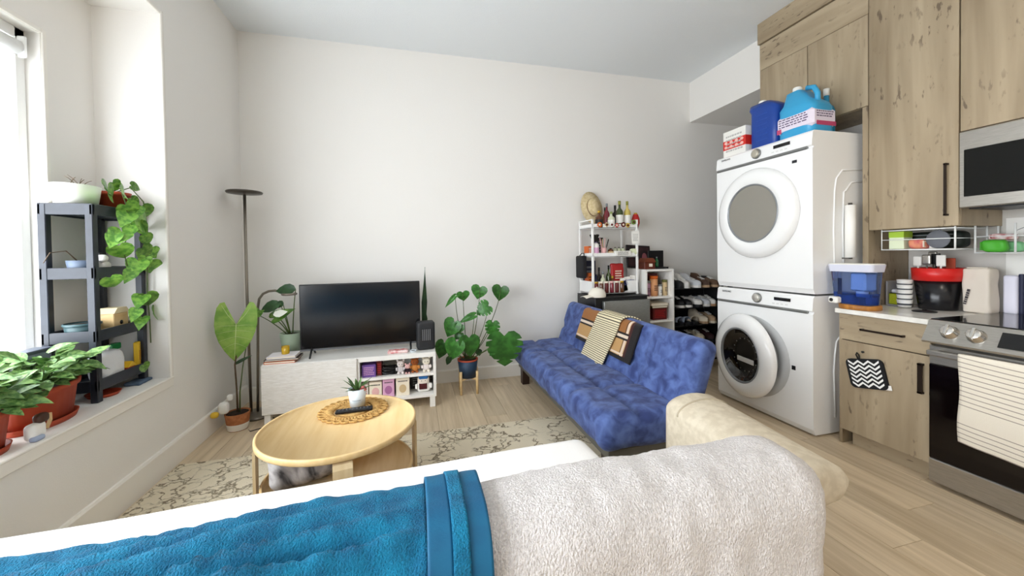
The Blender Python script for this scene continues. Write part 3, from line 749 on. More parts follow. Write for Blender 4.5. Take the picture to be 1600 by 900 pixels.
def arm(x0, x1):
    s = 1 if x0 > 0 else -1
    cx = (x0+x1)/2; q = MB()
    # rolled arm: round top hanging over on the outside, straight on the inside
    prof = []
    R_ = (x1-x0)/2
    for i in range(17): a = -.65+(PI+.65)*i/16; prof.append((cx+s*R_*cos(a), .560+.062*sin(a)))
    prof += [(cx-s*R_, .13), (cx-s*.03, .13), (cx+s*.02, .50)]
    if s < 0: prof = prof[::-1]
    n = len(prof); ys = [.895, .905, .925, 1.2, 1.46, 1.485, 1.495]; ins = [.04, .012, 0, 0, 0, .008, .03]
    vs = []; fs = []
    for y, e in zip(ys, ins):
        for (px, pz) in prof:
            dx, dz = px-cx, pz-.50; l_ = math.hypot(dx, dz); vs.append((px-dx/l_*e, y, pz-dz/l_*e+(.04*(y-.9)/.6 if pz > .2 else 0)))
    for i in range(len(ys)-1):
        for j in range(n):
            j2 = (j+1) % n; fs.append((i*n+j, i*n+j2, (i+1)*n+j2, (i+1)*n+j))
    fs.append([j for j in range(n)][::-1]); fs.append([(len(ys)-1)*n+j for j in range(n)])
    q.add([(v[0], v[1], v[2]) for v in vs], [tuple(f)[::-1] for f in fs], True)
    o = q.build('arm', M_cream, so)
    pts = [(px, 1.40, pz+.034) for px, pz in (prof[:17] if s > 0 else prof[3:])]
    MB().tube(pts, .0045, 6).build('piping', mat('piping', 'b9ad97', .9), o)
arm(1.09, 1.36)
for xx_ in (-1.3, 1.14):
    for yy in (.80, 1.30): MB().cyl((xx_, yy), .03, .0125, .13, 12, .036).build('leg', MATS['walnut'], so)
MB().soft((.94, 1.10, .27), (.15, .22, .15), .03, .06).build('seat_corner', M_cream, so)
# white sheet spread over the seat cushion
M_sheet = mat('white_sheet', 'f3f1ef', .9, bump=.12, bs=200)
def sheet_d(p, n):
    return p+n*(.004*noise.noise(Vector((p.x*3, p.y*3, p.z*3)))+.002)
one('white_sheet', 'white cotton sheet covering the seat of the cream sofa', 'sheet', turned(MB()).soft((-.355, 1.30, .375), (1.12, .335, .084), .055, .05, sheet_d, 'xXYZ'), M_sheet)
# fluffy white throw over the right part of the back
M_fluff = mat('fluffy_white', 'e8e3e1', .95, c2='d3cdcb', ns=160, ramp=(.35, .6), sheen=.15, bump=.9, bs=230, bst=(1, 1, .6))
tx0, tx1 = .045, 1.03
def fluff_d(p, n):
    q = p*1.0; k = min(1, max(0, (p.x+(tx1-tx0)/2-.08)/.15))
    return p+n*(.004+k*.010)+n*k*(.010*noise.noise(Vector((q.x*4, q.y*4, q.z*3)))+.006*noise.noise(Vector((q.x*16, q.y*16, q.z*10+5)))+.0025*noise.noise(Vector((q.x*70, q.y*70, q.z*70))))
one('fluffy_throw', 'fluffy white throw covering the right end of the sofa back', 'blanket', MB().soft(((tx0+tx1)/2, (SY0+SY1)/2, .49), ((tx1-tx0)/2, (SY1-SY0)/2+.003, SZ-.49+.003), .105, .012, fluff_d, 'XyYZ'), M_fluff)
# blue towel over the left part
M_towel = mat('blue_terry', '005a80', .95, c2='077ba2', ns=18, ramp=(.35, .65), sheen=.03, bump=.8, bs=260)
M_band = mat('towel_satin_band', '00527a', .6, c2='035c82', ns=14, bump=.15, bs=200, bst=(1, 1, 8))
def towel_path(s, off):
    """outline of the sofa back (y,z): s from the front foot of the drape over the top to the rear"""
    r = .105; fr = .16; y1, y0, zt = SY1+off, SY0-off, SZ+off
    top = (y1-y0)-2*r; q = r*PI/2
    if s < fr: return y1, zt-r-(fr-s)
    s -= fr
    if s < q: a = s/r; return y1-r+r*cos(a), zt-r+r*sin(a)
    s -= q
    if s < top: return y1-r-s, zt
    s -= top
    if s < q: a = s/r; return y0+r-r*sin(a), zt-r+r*cos(a)
    return y0, zt-r-(s-q)
bt = thing('blue_towel', 'teal blue terry towel with satin bands draped over the sofa back', 'towel', (-.6, .8, SZ))
FOLDS = [(-.10, .022, .030), (-.02, .016, .026), (.07, .026, .036), (.15, .014, .024), (.215, .020, .034), (.30, .024, .030), (.375, .014, .028), (.44, .022, .036), (.53, .018, .030), (.62, .026, .034)]
def towel_piece(x0, x1, off, nu, nv, fold, mtl, name, seed=0):
    def fn(u, v):
        x = x0+(x1-x0)*u; s = v*1.02
        k = x*1.0
        # soft diagonal folds that fan out to the left
        ph = (s*1.0+x*.30)
        rear = min(1, max(0, (s-.25)/.2)); fade = min(1, max(0, (.02-x)*3.0)); fr_ = .12+.88*rear
        wv_ = ph+.018*noise.noise(Vector((x*2.2, s*2.5, 1)))
        fd = 1.45*sum(A*math.exp(-((wv_-c0)/w0)**2) for c0, w0, A in FOLDS)
        d = fold*(fr_*fade*fd+.012*(.3+.7*rear)*noise.noise(Vector((x*5+s*4, s*7, 2)))+.004*noise.noise(Vector((x*25, s*25, 4))))
        y, z = towel_path(s, off+d)
        return (x+.012*sin(s*4), y, z-sag(x))
    return MB().grid(fn, nu, nv, .005).build(name, mtl, bt)
towel_piece(-1.42, .005, .016, 170, 110, 1, M_towel, 'terry_field')
towel_piece(.003, .050, .026, 8, 70, .25, M_band, 'satin_band'); towel_piece(.050, .082, .029, 6, 70, .25, M_towel, 'terry_strip'); towel_piece(.080, .125, .025, 8, 70, .25, M_band, 'satin_band')
# ------------------------------------------------------------------ plants
G_mon = mat('monstera_green', '2c5c22', .35, c2='3f7a30', ns=5, ov=.3, spec=.4)
G_dark = mat('dark_leaf', '1d3a1f', .4, c2='2a4c28', ns=6, ov=.2)
G_herb = mat('herb_green', '4f7a3c', .5, c2='86a860', ns=6, ov=.25)
G_poth = mat('pothos_green', '4e8230', .35, c2='7fae48', ns=5, ov=.3)
G_alo = mat('alocasia_green', '6f9a3a', .4, c2='93b554', ns=4, ov=.05)
G_vein = mat('pale_vein', 'c3d494', .5)
G_stem = mat('green_stem', '4c5d2c', .5)
G_brownstem = mat('brown_stem', '5a4630', .6)
G_aloe = mat('aloe_green', '3f5f33', .45, c2='56773f', ns=8, ov=.2)
def two_sided(*ms): pass
LF_herb = leafmesh('herb_leaf', [(0, .03), (.12, .14), (.32, .25), (.52, .27), (.75, .18), (.92, .07), (1, 0)], G_herb, .25, .25)
LF_heart = leafmesh('heart_leaf', [(-.16, .12, 0), (-.17, .25, 0), (-.06, .40, .02), (.15, .45, .15), (.4, .38, .4), (.65, .24, .65), (.85, .10, .85), (1, 0, 1)], G_poth, .18, .3)
LF_mon = leafmesh('heart_leaf', [(-.16, .12, 0), (-.18, .27, 0), (-.07, .43, .02), (.12, .50, .12), (.35, .46, .35), (.6, .33, .6), (.82, .15, .82), (1, 0, 1)], G_mon, .2, .3)
LF_split = leafmesh('split_leaf', [(-.14, .12, 0), (-.16, .27, 0), (-.05, .42, .02), (.06, .49, .08), (.10, .33, .11), (.14, .50, .16), (.28, .52, .28), (.32, .30, .33), (.36, .49, .38), (.50, .45, .50), (.54, .24, .55), (.58, .40, .6), (.72, .30, .72), (.75, .14, .76), (.80, .24, .8), (.92, .10, .92), (1, 0, 1)], G_mon, .16, .3)
LF_dark = leafmesh('dark_leaf', [(0, .04), (.1, .2), (.3, .3), (.55, .28), (.8, .16), (1, 0)], G_dark, .2, .3)
LF_alo = leafmesh('arrow_leaf', [(-.60, .27, 0), (-.58, .36, 0), (-.45, .43, 0), (-.2, .46, .01), (.0, .46, .05), (.2, .43, .2), (.45, .35, .45), (.7, .22, .7), (.88, .10, .88), (1, 0, 1)], G_alo, .10, .12, ribs=.0)
LF_blade = leafmesh('blade', [(0, .05), (.3, .06), (.6, .06), (.85, .035), (1, 0)], G_aloe, .5, .1)
def px_leaf(root, mesh, b, t, Y, wr=1.0, up=None, name='leaf', Yt=None):
    B = ay(b[0], b[1], Y); Tp = ay(t[0], t[1], Yt if Yt else Y); d = Tp-B; L = d.length
    n = up if up is not None else (CAM-B).normalized()+Vector((0, 0, .35))
    M = frame(B, d, n, L) @ Matrix.Diagonal((wr, 1, 1, 1))
    return inst(mesh, name, root, W[root.name].inverted() @ M)
def stem(root, pts, r=.004, m_=None, name='stem', tp=.6): return MB().tube(pts, r, 6, taper=tp).build(name, m_ or G_stem, root)
def curve3(a, b, sag=(0, 0, .1), n=8):
    a, b, s = Vector(a), Vector(b), Vector(sag)
    return [a.lerp(b, i/n)+s*(4*(i/n)*(1-i/n)) for i in range(n+1)]
def pot(root, c, r0, r1, z0, z1, m_, name='pot', rim=.0, n=28, soil=.9, sx=1, sy=1):
    h = z1-z0
    pr = [(0, z0), (r0, z0)]
    if rim: pr += [(r1-.004, z1-rim), (r1+.006, z1-rim), (r1+.008, z1)]
    else: pr += [(r1, z1)]
    pr += [(r1-.006, z1), (r1-.010, z0+h*soil-.002)]
    pr += [(0, z0+h*soil-.002)]
    o = MB().lathe(pr, (c[0], c[1], 0), n, sx, sy).build(name, m_, root)
    MB().lathe([(0, z0+h*soil-.001), (r1-.010, z0+h*soil-.001), (r1-.012, z0+h*soil+.004), (0, z0+h*soil+.010)], (c[0], c[1], 0), n, sx, sy).build('soil', M_soil, o)
    return o

# monstera on its stand
mo = thing('plant_stand', 'low light wood plant stand holding the blue monstera pot', 'plant stand', (.478, 3.60, 0))
for a in (-2.3, -.85, .6, 2.2):
    x, y = .478+.115*cos(a), 3.60+.105*sin(a); MB().cyl((x, y), .012, 0, .215, 12).build('leg', M_birch, mo)
cb = MB(); cb.tube([(.478+.115*cos(-2.3), 3.60+.105*sin(-2.3), .135), (.478+.115*cos(.6), 3.60+.105*sin(.6), .135)], .010, 8); cb.tube([(.478+.115*cos(-.85), 3.60+.105*sin(-.85), .135), (.478+.115*cos(2.2), 3.60+.105*sin(2.2), .135)], .010, 8)
cb.build('cross_bar', M_birch, mo)
mp_ = thing('potted_monstera', 'large monstera with split leaves in a blue pot on a stand', 'potted plant', (.478, 3.60, .146))
pot(mp_, (.478, 3.60), .078, .096, .146, .315, mat('navy_pot', '24405c', .5, c2='1d3349', ns=4))
MB().lathe([(.090, .300), (.098, .306), (.098, .318), (.088, .318), (.085, .306)], (.478, 3.60, 0), 28).build('inner_pot_rim', M_terra, mp_)
top = Vector((.478, 3.60, .315))
mon = [(LF_mon, (711, 463), (694, 480), 3.56, .35), (LF_mon, (723, 457), (725, 471), 3.66, 1.5), (LF_mon, (750, 449), (745, 468), 3.62, 1.35), (LF_mon, (783, 449), (779, 471), 3.66, 1.25),
       (LF_split, (763, 478), (744, 490), 3.55, 1.2), (LF_mon, (741, 493), (716, 503), 3.52, .45), (LF_mon, (710, 503), (697, 527), 3.52, 1.1), (LF_mon, (719, 508), (713, 522), 3.50, 1.2), (LF_mon, (720, 520), (709, 530), 3.54, 1.1),
       (LF_split, (770, 504), (768, 530), 3.50, .9), (LF_mon, (733, 528), (735, 560), 3.46, 1.05), (LF_mon, (713, 534), (703, 565), 3.48, 1.0), (LF_mon, (694, 536), (684, 562), 3.55, .9), (LF_dark, (704, 556), (697, 571), 3.52, 1),
       (LF_split, (788, 525), (789, 577), 3.36, 1.08), (LF_dark, (747, 545), (750, 557), 3.54, 1.4), (LF_mon, (776, 540), (764, 556), 3.50, 1.1)]
for i, (lm, b, t, Y, wr) in enumerate(mon):
    px_leaf(mp_, lm, b, t, Y, wr)
    B = ay(b[0], b[1], Y); s0 = top+Vector(((B.x-top.x)*.12, (B.y-top.y)*.1, 0))
    stem(mp_, curve3(s0, B, ((B.x-top.x)*.15, 0, .02)), .0045, G_stem, 'stalk')
# alocasia in the corner
al = thing('potted_alocasia', 'alocasia with one big arrow leaf in a terracotta basket pot in the corner', 'potted plant', (-1.335, 3.33, 0))
po = pot(al, (-1.335, 3.33), .066, .084, .0, .13, mat('basket_brown', '9a5c35', .8, c2='ad6c40', ns=30, bump=.4, bs=80), soil=.92)
MB().lathe([(.067, .004), (.0745, .048), (.0745, .052), (.066, .008)], (-1.335, 3.33, 0), 28).build('white_band', mat('offwhite_glaze', 'e6dfd2', .5), po)
lf = px_leaf(al, LF_alo, (369, 507), (366, 566), 3.30, 1.0)
B = ay(369, 507, 3.30); Tp = ay(366, 566, 3.30)
vn = MB(); Ml = W[lf.name]
vn.M = Ml; 
def onleaf(x, y): return (x, y, .10*abs(x)-.12*max(y, 0)**2+.006)
vn.tube([onleaf(0, t) for t in (0, .25, .5, .75, .96)], .012, 5, taper=.4)
for s in (-1, 1):
    vn.tube([onleaf(0, .0), onleaf(s*.19, -.26), onleaf(s*.33, -.52)], .010, 5, taper=.4)
    for y0, x1, y1 in ((.03, .40, -.02), (.16, .40, .17), (.32, .36, .38), (.5, .25, .58)): vn.tube([onleaf(0, y0), onleaf(s*x1*.5, (y0+y1)/2+.015), onleaf(s*x1, y1+.05)], .006, 4, taper=.4)
vn.build('veins', G_vein, al)
px_leaf(al, LF_dark, (366, 570), (390, 555), 3.32, .35)
stem(al, [(-1.335, 3.33, .12), ay(370, 610, 3.32), ay(367, 570, 3.32), ay(372, 540, 3.34), B], .007, G_brownstem, 'stalk')
stem(al, [(-1.32, 3.33, .12), ay(375, 612, 3.33), ay(379, 575, 3.33), ay(384, 545, 3.36), ay(396, 492, 3.42)], .005, G_stem, 'stalk')
px_leaf(al, LF_heart, (398, 490), (392, 476), 3.42, 1.2); px_leaf(al, LF_heart, (392, 498), (398, 512), 3.43, 1.0)
# small toy hung on the skirting by the pot
ty = thing('plush_toy', 'small white and yellow plush toy against the skirting by the alocasia', 'toy', (-1.44, 3.27, 0.165))
MB().soft((-1.40, 3.27, .19), (.035, .03, .045), .028, .02).build('body', mat('plush_white', 'e9e7e2', .95, bump=.5, bs=200), ty)
MB().soft((-1.445, 3.235, .155), (.026, .022, .022), .02, .015).build('foot', mat('plush_yellow', 'd9b43c', .9), ty)
MB().soft((-1.37, 3.30, .255), (.020, .018, .024), .016, .012).build('head', MATS['plush_white'], ty)
# floor lamp: tall uplighter with a bent reading arm
M_nickel = mat('brushed_nickel', '8b8378', .35, .85)
lm = thing('floor_lamp', 'tall brushed nickel floor lamp with flat disc head and bent reading arm', 'floor lamp', (-1.275, 3.57, 0))
MB().lathe([(0, 0), (.13, 0), (.132, .012), (.12, .022), (.03, .028), (0, .028)], (-1.285, 3.57, 0), 36).build('base', M_nickel, lm)
p0 = ay(382, 303, 3.60); MB().tube([(p0.x+.008, 3.60, .02), (p0.x, 3.60, 1.0), (p0.x, 3.60, 1.835)], .011, 12).build('pole', M_nickel, lm)
MB().lathe([(0, 1.836), (.05, 1.836), (.125, 1.846), (.130, 1.856), (.125, 1.862), (0, 1.862)], (p0.x, 3.60, 0), 36).build('disc_head', mat('lamp_disc', '55504a', .35, .7), lm)
pp = [ay(403, 648, 3.58), ay(403, 560, 3.58), ay(403, 480, 3.58), ay(405, 467, 3.57), ay(411, 459, 3.56), ay(420, 455, 3.54), ay(430, 454, 3.52), ay(438, 456, 3.50)]
pp[0].z = .02; MB().tube(pp, .010, 12).build('reading_arm', M_nickel, lm)
hd = ay(452, 459, 3.48); MB().lathe([(0, .008), (.055, .006), (.060, -.004), (.052, -.012), (0, -.012)], hd, 24).build('reading_head', M_nickel, lm)
# sage green pot on the media console
gp = thing('potted_plant', 'leafy plant in a sage green pot on the left end of the media console', 'potted plant', (-1.03, 3.56, TZ))
pot(gp, (-1.03, 3.60), .066, .088, TZ, .668, mat('sage_pot', '93a38c', .5))
gt_ = Vector((-1.03, 3.60, .655))
for lm_, b, t, Y, wr in [(LF_dark, (462, 452), (428, 452), 3.46, 1.0), (LF_dark, (438, 474), (402, 485), 3.5, .9), (LF_dark, (441, 470), (433, 482), 3.5, 1.2), (LF_heart, (428, 497), (458, 481), 3.52, .7), (LF_heart, (432, 492), (446, 484), 3.49, 1.0), (LF_heart, (402, 492), (412, 484), 3.5, 1.0)]:
    px_leaf(gp, lm_, b, t, Y, wr); B = ay(b[0], b[1], Y); stem(gp, curve3(gt_+Vector(((B.x-gt_.x)*.15, 0, 0)), B, (0, -.01, .02)), .005, G_stem, 'stalk')
wl_ = leafmesh('white_leaf', [(0, .04), (.15, .22), (.4, .33), (.7, .22), (1, 0)], mat('variegated_white', 'e9ecdf', .5), .1, .2)
px_leaf(gp, wl_, (427, 492), (448, 486), 3.485, 1.0)
# snake plant behind the heater
sn = thing('snake_plant', 'narrow snake plant with one tall dark blade behind the black heater', 'potted plant', (.085, 3.68, TZ))
pot(sn, (.085, 3.675), .04, .05, TZ, .56, mat('dark_pot', '33302c', .6))
bl = MB()
def blade(x0, x1, z0, z1, wd, tw):
    def fn(u, v):
        a = tw*v; wv_ = wd*(.55+.9*v if v < .5 else max(.02, (1-v))*2)*(u-.5); return (x0+(x1-x0)*v+wv_*cos(a), 3.675+wv_*sin(a)+.01*abs(u-.5), z0+(z1-z0)*v+.012*sin(v*7))
    return fn
bl.grid(blade(.075, .097, .55, 1.19, .055, .5), 4, 16, .003); bl.build('blade', G_dark, sn)
MB().grid(blade(.09, .085, .55, .88, .05, -.4), 4, 10, .003).build('blade', G_dark, sn)
# aloe in the white pot on the coffee table
ac = az(559, 634, CZ+.012); 
# woven mat
mt = thing('woven_mat', 'round braided rope placemat in the middle of the coffee table', 'placemat', (-.345, 2.275, CZ-.006))
M_rope = mat('seagrass_rope', 'b98d4f', .9, c2='cfa766', ns=40, bump=.6, bs=120)
mc = Vector((-.345, 2.275)); mz = CZ-.0075
def ring(r, rr, wv=0, k=0): return [(mc.x+(r+wv*sin(k*a))*cos(a), mc.y+(r+wv*sin(k*a))*sin(a), mz+rr+.001) for a in [2*PI*i/96 for i in range(96)]]
for r in (.016, .030, .044, .058, .072, .086): MB().tube(ring(r, .0055), .0062, 6, True).build('coil', M_rope, mt)
for ph in range(3):
    pts = []
    for i in range(240):
        a = 2*PI*i/240; q = 18*a+ph*2*PI/3; pts.append((mc.x+(.128+.020*sin(q))*cos(a), mc.y+(.128+.020*sin(q))*sin(a), mz+.008+.004*cos(2*q)))
    MB().tube(pts, .0060, 5, True).build('braid', M_rope, mt)
for i in range(26):
    a = 2*PI*i/26; c_ = Vector((mc.x+.160*cos(a), mc.y+.160*sin(a), mz+.007))
    MB().tube([c_+Vector((.021*cos(b+a), .014*sin(b+a), 0)) for b in [2*PI*j/10 for j in range(10)]], .0058, 5, True).build('loop', M_rope, mt)
ap = thing('potted_aloe', 'small aloe in a white ceramic pot on the round placemat', 'potted plant', (-.33, 2.315, mz+.014))
M_cer = mat('white_ceramic', 'dfe8ee', .25)
pz = mz+.0145
pot(ap, (-.33, 2.315), .040, .050, pz, pz+.098, M_cer, soil=.88)
MB().grid(lambda u, v: (-.33+.0475*sin(-.5+u), 2.315-.0475*cos(-.5+u), pz+.040+.003*v), 10, 1, .0004).build('faint_print', mat('pot_ink', '9aa6ad', .6), ap)
at = Vector((-.33, 2.315, pz+.088))
for i in range(16):
    a = i*2.4; e = .35+.75*((i*7) % 16)/16; L = .075+.05*random.random(); d = Vector((cos(a)*cos(e), sin(a)*cos(e), sin(e)))
    inst(LF_blade, 'blade', ap, W[ap.name].inverted() @ frame(at+Vector((cos(a)*.008, sin(a)*.008, -.004)), d, (0, 0, 1), L) @ Matrix.Diagonal((1.6, 1, 1, 1)))
for (dx, dz) in ((.034, .018), (.042, .006), (.026, .004)): MB().soft((at.x+dx, at.y-.02, at.z+dz), (.010, .009, .008), .007, .008).build('pink_pebble', mat('pink_stone', 'b0605a', .6), ap)
rc = thing('remote_control', 'black television remote on the woven placemat', 'remote control', (-.33, 2.19, mz+.015))
Mr = T(-.335, 2.225, mz+.0145) @ rot('Z', .05)
q = MB(); q.M = Mr; q.box(-.095, .095, -.021, .021, 0, .016, .005); rb_ = q.build('case', M_black, rc)
for i in range(9):
    for j in range(2): q = MB(); q.M = Mr; q.box(-.08+i*.018, -.07+i*.018, -.012+j*.014, -.004+j*.014, .016, .018); q.build('button', mat('remote_button', '4a4b50', .5), rc)
# folded blanket bag on the lower shelf
cs = thing('cushion', 'grey and white marbled cushion on the lower shelf of the coffee table', 'cushion', (-.52, 2.0, .206))
M_marb = mat('marbled_fabric', 'b9b4b2', .9, c2='3c3a3b', ns=6, det=6, dist=1.2, ramp=(.36, .58))
q = MB(); q.M = T(-.53, 2.04, .305) @ rot('Z', .35) @ rot('X', -.35); q.soft((0, 0, 0), (.155, .05, .092), .05, .02, lambda p, n: p+n*.012*noise.noise(p*12)); q.build('cover', M_marb, cs)
q = MB(); q.M = T(-.53, 2.04, .305) @ rot('Z', .35) @ rot('X', -.35); q.tube([(.15*cos(a), 0, .088*sin(a)) for a in [2*PI*i/40 for i in range(40)]], .004, 6, True); q.build('seam', mat('seam_grey', '8b8682', .9), cs)
# ------------------------------------------------------------------ window ledge
LZ = NZ0+.0006
sh = thing('plastic_shelf', 'dark slate four-tier shelf standing on the window ledge', 'shelf', (-1.72, 2.63, LZ))
M_slate = mat('slate_plastic', '21252d', .4, c2='2a2f39', ns=8)
SX_0, SX_1, SY_0, SY_1 = -1.825, -1.60, 2.43, 2.815
for x in (SX_0, SX_1-.034):
    for y in (SY_0, SY_1-.034): MB().box(x, x+.034, y, y+.034, LZ, 1.60, .003).build('post', M_slate, sh)
tiers = (.635, .895, 1.225, 1.555)
for z in tiers:
    t_ = MB(); t_.box(SX_0+.004, SX_1-.004, SY_0+.004, SY_1-.004, z, z+.010)
    t_ = t_.build('tier', M_slate, sh)
    for a, b, c, d in ((SX_0, SX_1, SY_0+.002, SY_0+.014), (SX_0, SX_1, SY_1-.014, SY_1-.002), (SX_0+.002, SX_0+.014, SY_0, SY_1), (SX_1-.014, SX_1-.002, SY_0, SY_1)):
        MB().box(a, b, c, d, z-.010, z+.048, .002).build('rail', M_slate, t_)
# white planter on top
wp = thing('oval_planter', 'white oval planter on top of the slate shelf', 'planter', (-1.735, 2.545, 1.605))
pot(wp, (-1.735, 2.535), .085, .10, 1.606, 1.708, mat('white_planter', 'f1efe9', .35), soil=.88, sx=.85, sy=1.12)
for k in range(6): stem(wp, curve3((-1.735+.03*sin(k), 2.49+.02*k, 1.69), (-1.735+.05*cos(k*2), 2.46+.035*k, 1.74+.012*(k % 3)), (0, 0, .01)), .0022, G_brownstem, 'twig')
# trailing pothos in a red pot
pt = thing('potted_pothos', 'trailing pothos in a terracotta pot on top of the slate shelf', 'potted plant', (-1.68, 2.715, 1.605))
pot(pt, (-1.69, 2.715), .055, .072, 1.606, 1.70, M_terra, rim=.02)
vine = [(-1.69, 2.72, 1.70), (-1.63, 2.76, 1.74), (-1.58, 2.78, 1.66), (-1.57, 2.79, 1.5), (-1.575, 2.79, 1.3), (-1.58, 2.79, 1.1), (-1.575, 2.795, .95), (-1.57, 2.79, .80)]
stem(pt, vine, .0035, G_stem, 'vine', 1); stem(pt, [(-1.69, 2.70, 1.70), (-1.62, 2.66, 1.72), (-1.57, 2.62, 1.62), (-1.57, 2.63, 1.45), (-1.58, 2.60, 1.38), (-1.575, 2.64, 1.22)], .003, G_stem, 'vine', 1)
pl_ = [((163, 292), (184, 303)), ((176, 285), (190, 300)), ((205, 290), (222, 296)), ((190, 298), (206, 308)), ((196, 320), (214, 344)), ((212, 324), (205, 346)), ((222, 322), (230, 346)), ((214, 342), (240, 356)), ((216, 348), (228, 372)), ((205, 352), (196, 372)),
       ((180, 366), (168, 388)), ((190, 362), (176, 380)), ((186, 384), (196, 408)), ((222, 388), (238, 412)), ((238, 392), (256, 402)), ((228, 402), (220, 424)), ((236, 410), (246, 434)), ((216, 408), (208, 428)), ((172, 434), (184, 456)), ((206, 424), (196, 440)),
       ((222, 462), (212, 482)), ((228, 460), (236, 484)), ((214, 484), (206, 500)), ((222, 496), (216, 514)), ((248, 486), (250, 494)), ((226, 368), (238, 388)), ((200, 334), (190, 350)), ((170, 300), (186, 312)), ((224, 570), (232, 584)), ((205, 310), (220, 322))]
for i, (b, t) in enumerate(pl_):
    X_ = -1.56+.02*((i*5) % 4)/4; B = ax(b[0], b[1], X_); Tp = ax(t[0], t[1], X_+.02*((i % 3)-1))
    if B.y > 2.815: B.y = 2.80
    n = (CAM-B).normalized()+Vector((.2*sin(i*3), .2*cos(i*2), .4))
    inst(LF_heart, 'leaf', pt, W[pt.name].inverted() @ frame(B, Tp-B, n, max(.055, (Tp-B).length*1.0)*(.85+.3*((i*7) % 5)/5)))
# things on the tiers
def simple_pot(name, label, cat, c, r0, r1, z, h, m_, group=None):
    t = thing(name, label, cat, (c[0], c[1], z)); pot(t, c, r0, r1, z, z+h, m_); return t
M_teal = mat('teal_glaze', '3d565a', .45); M_bluepot = mat('slate_blue_pot', '5d6a7d', .5)
t = simple_pot('flower_pot', 'blue grey pot with bare twig on the upper tier of the slate shelf', 'flower pot', (-1.70, 2.50), .045, .055, 1.2355, .075, M_bluepot)
stem(t, [(-1.70, 2.50, 1.29), (-1.72, 2.44, 1.36), (-1.74, 2.38, 1.35), (-1.73, 2.33, 1.30)], .003, G_brownstem, 'twig')
t = simple_pot('flower_pot', 'teal shallow pot on the third tier of the slate shelf', 'flower pot', (-1.71, 2.51), .06, .068, .9055, .07, M_teal)
MB().lathe([(.072, .968), (.074, .974), (.072, .980), (.066, .980)], (-1.71, 2.51, 0), 26).build('rim', M_teal, t)
t = thing('wooden_box', 'pale wooden house-shaped box on the third tier of the slate shelf', 'box', (-1.655, 2.665, .9055))
MB().box(-1.70, -1.63, 2.60, 2.71, .9055, 1.01, .003).build('body', M_birch, t)
MB().prism([(2.595, 1.01), (2.715, 1.01), (2.69, 1.04), (2.62, 1.04)], -1.705, -1.625, 'x').build('roof', mat('pale_wood', 'e6d6b0', .6), t)
MB().lathe([(.012, 0), (.012, .002), (0, .002)], (-1.629, 2.655, .955), 14, axis='-x').build('hole', M_black, t).rotation_euler = (0, 0, PI)
t = thing('figurine', 'small white flower figurine beside the wooden box on the shelf', 'figurine', (-1.65, 2.745, .9055))
MB().lathe([(0, .9055), (.016, .9055), (.014, .93), (.007, .945), (0, .945)], (-1.65, 2.745, 0), 14).build('stem_base', mat('figurine_brown', '7d5a3c', .6), t); MB().soft((-1.65, 2.745, .955), (.022, .018, .014), .012, .01).build('blossom', M_paper, t)
t = thing('figurine', 'white dog figurine on the second tier of the slate shelf', 'figurine', (-1.66, 2.58, 1.2355))
MB().soft((-1.66, 2.58, 1.27), (.025, .035, .034), .02, .012).build('body', M_paper, t); MB().soft((-1.645, 2.555, 1.32), (.022, .022, .020), .018, .01).build('head', M_paper, t); MB().soft((-1.66, 2.565, 1.335), (.006, .01, .014), .005, .006).build('ear', M_black, t)
t = thing('figurine', 'small tan animal figurine under the pothos leaves on the shelf', 'figurine', (-1.63, 2.66, 1.2355))
MB().soft((-1.63, 2.66, 1.252), (.018, .028, .016), .014, .01).build('body', mat('tan_ceramic', 'd8b483', .5), t); MB().lathe([(0, 0), (.005, 0), (.005, .002), (0, .002)], (-1.614, 2.655, 1.255), 8, axis='-x').build('eye', M_black, t)
# spray bottle, bags and boxes on the lowest tier
t = thing('spray_bottle', 'clear bottle with green trigger on the lowest tier of the shelf', 'bottle', (-1.70, 2.70, .6455))
MB().lathe([(0, .6455), (.042, .6455), (.044, .66), (.044, .74), (.02, .785), (.014, .79)], (-1.70, 2.70, 0), 18).build('bottle', mat('cloudy_plastic', 'd7dbdc', .3, trans=.3), t)
MB().box(-1.715, -1.685, 2.67, 2.74, .79, .825, .004).build('trigger', mat('green_plastic', '1f8a4a', .4), t)
t = thing('plastic_bag', 'cloudy white plastic bag on the lowest tier of the shelf', 'bag', (-1.66, 2.58, .6455))
MB().soft((-1.665, 2.585, .73), (.045, .085, .084), .04, .02, lambda p, n: p+n*.010*noise.noise(p*16)).build('bag', mat('bag_white', 'dcdee0', .35, bump=.4, bs=20), t)
MB().tube([(-1.66, 2.58, .80), (-1.65, 2.585, .825), (-1.655, 2.60, .835)], .006, 6).build('knot', MATS['bag_white'], t)
t = thing('toy_house', 'small yellow and red toy house on the lowest tier of the shelf', 'toy', (-1.63, 2.70, .6455))
MB().box(-1.65, -1.61, 2.66, 2.72, .6455, .69, .002).build('walls', mat('toy_red', 'b33324', .5), t); MB().prism([(2.655, .69), (2.725, .69), (2.69, .72)], -1.655, -1.605, 'x').build('roof', mat('toy_yellow', 'e0b325', .5), t)
t = thing('yellow_packet', 'tall yellow seed packet standing at the shelf end', 'packet', (-1.615, 2.765, .6455))
q = MB(); q.M = T(-1.625, 2.765, .6455) @ rot('Z', .3); q.box(-.012, .012, -.022, .022, 0, .17, .003); q.build('packet', mat('packet_yellow', 'dfb62a', .5), t); q = MB(); q.M = T(-1.625, 2.765, .6455) @ rot('Z', .3); q.box(.012, .0135, -.016, .016, .06, .12); q.build('print', mat('packet_print', 'b8861c', .5), t)
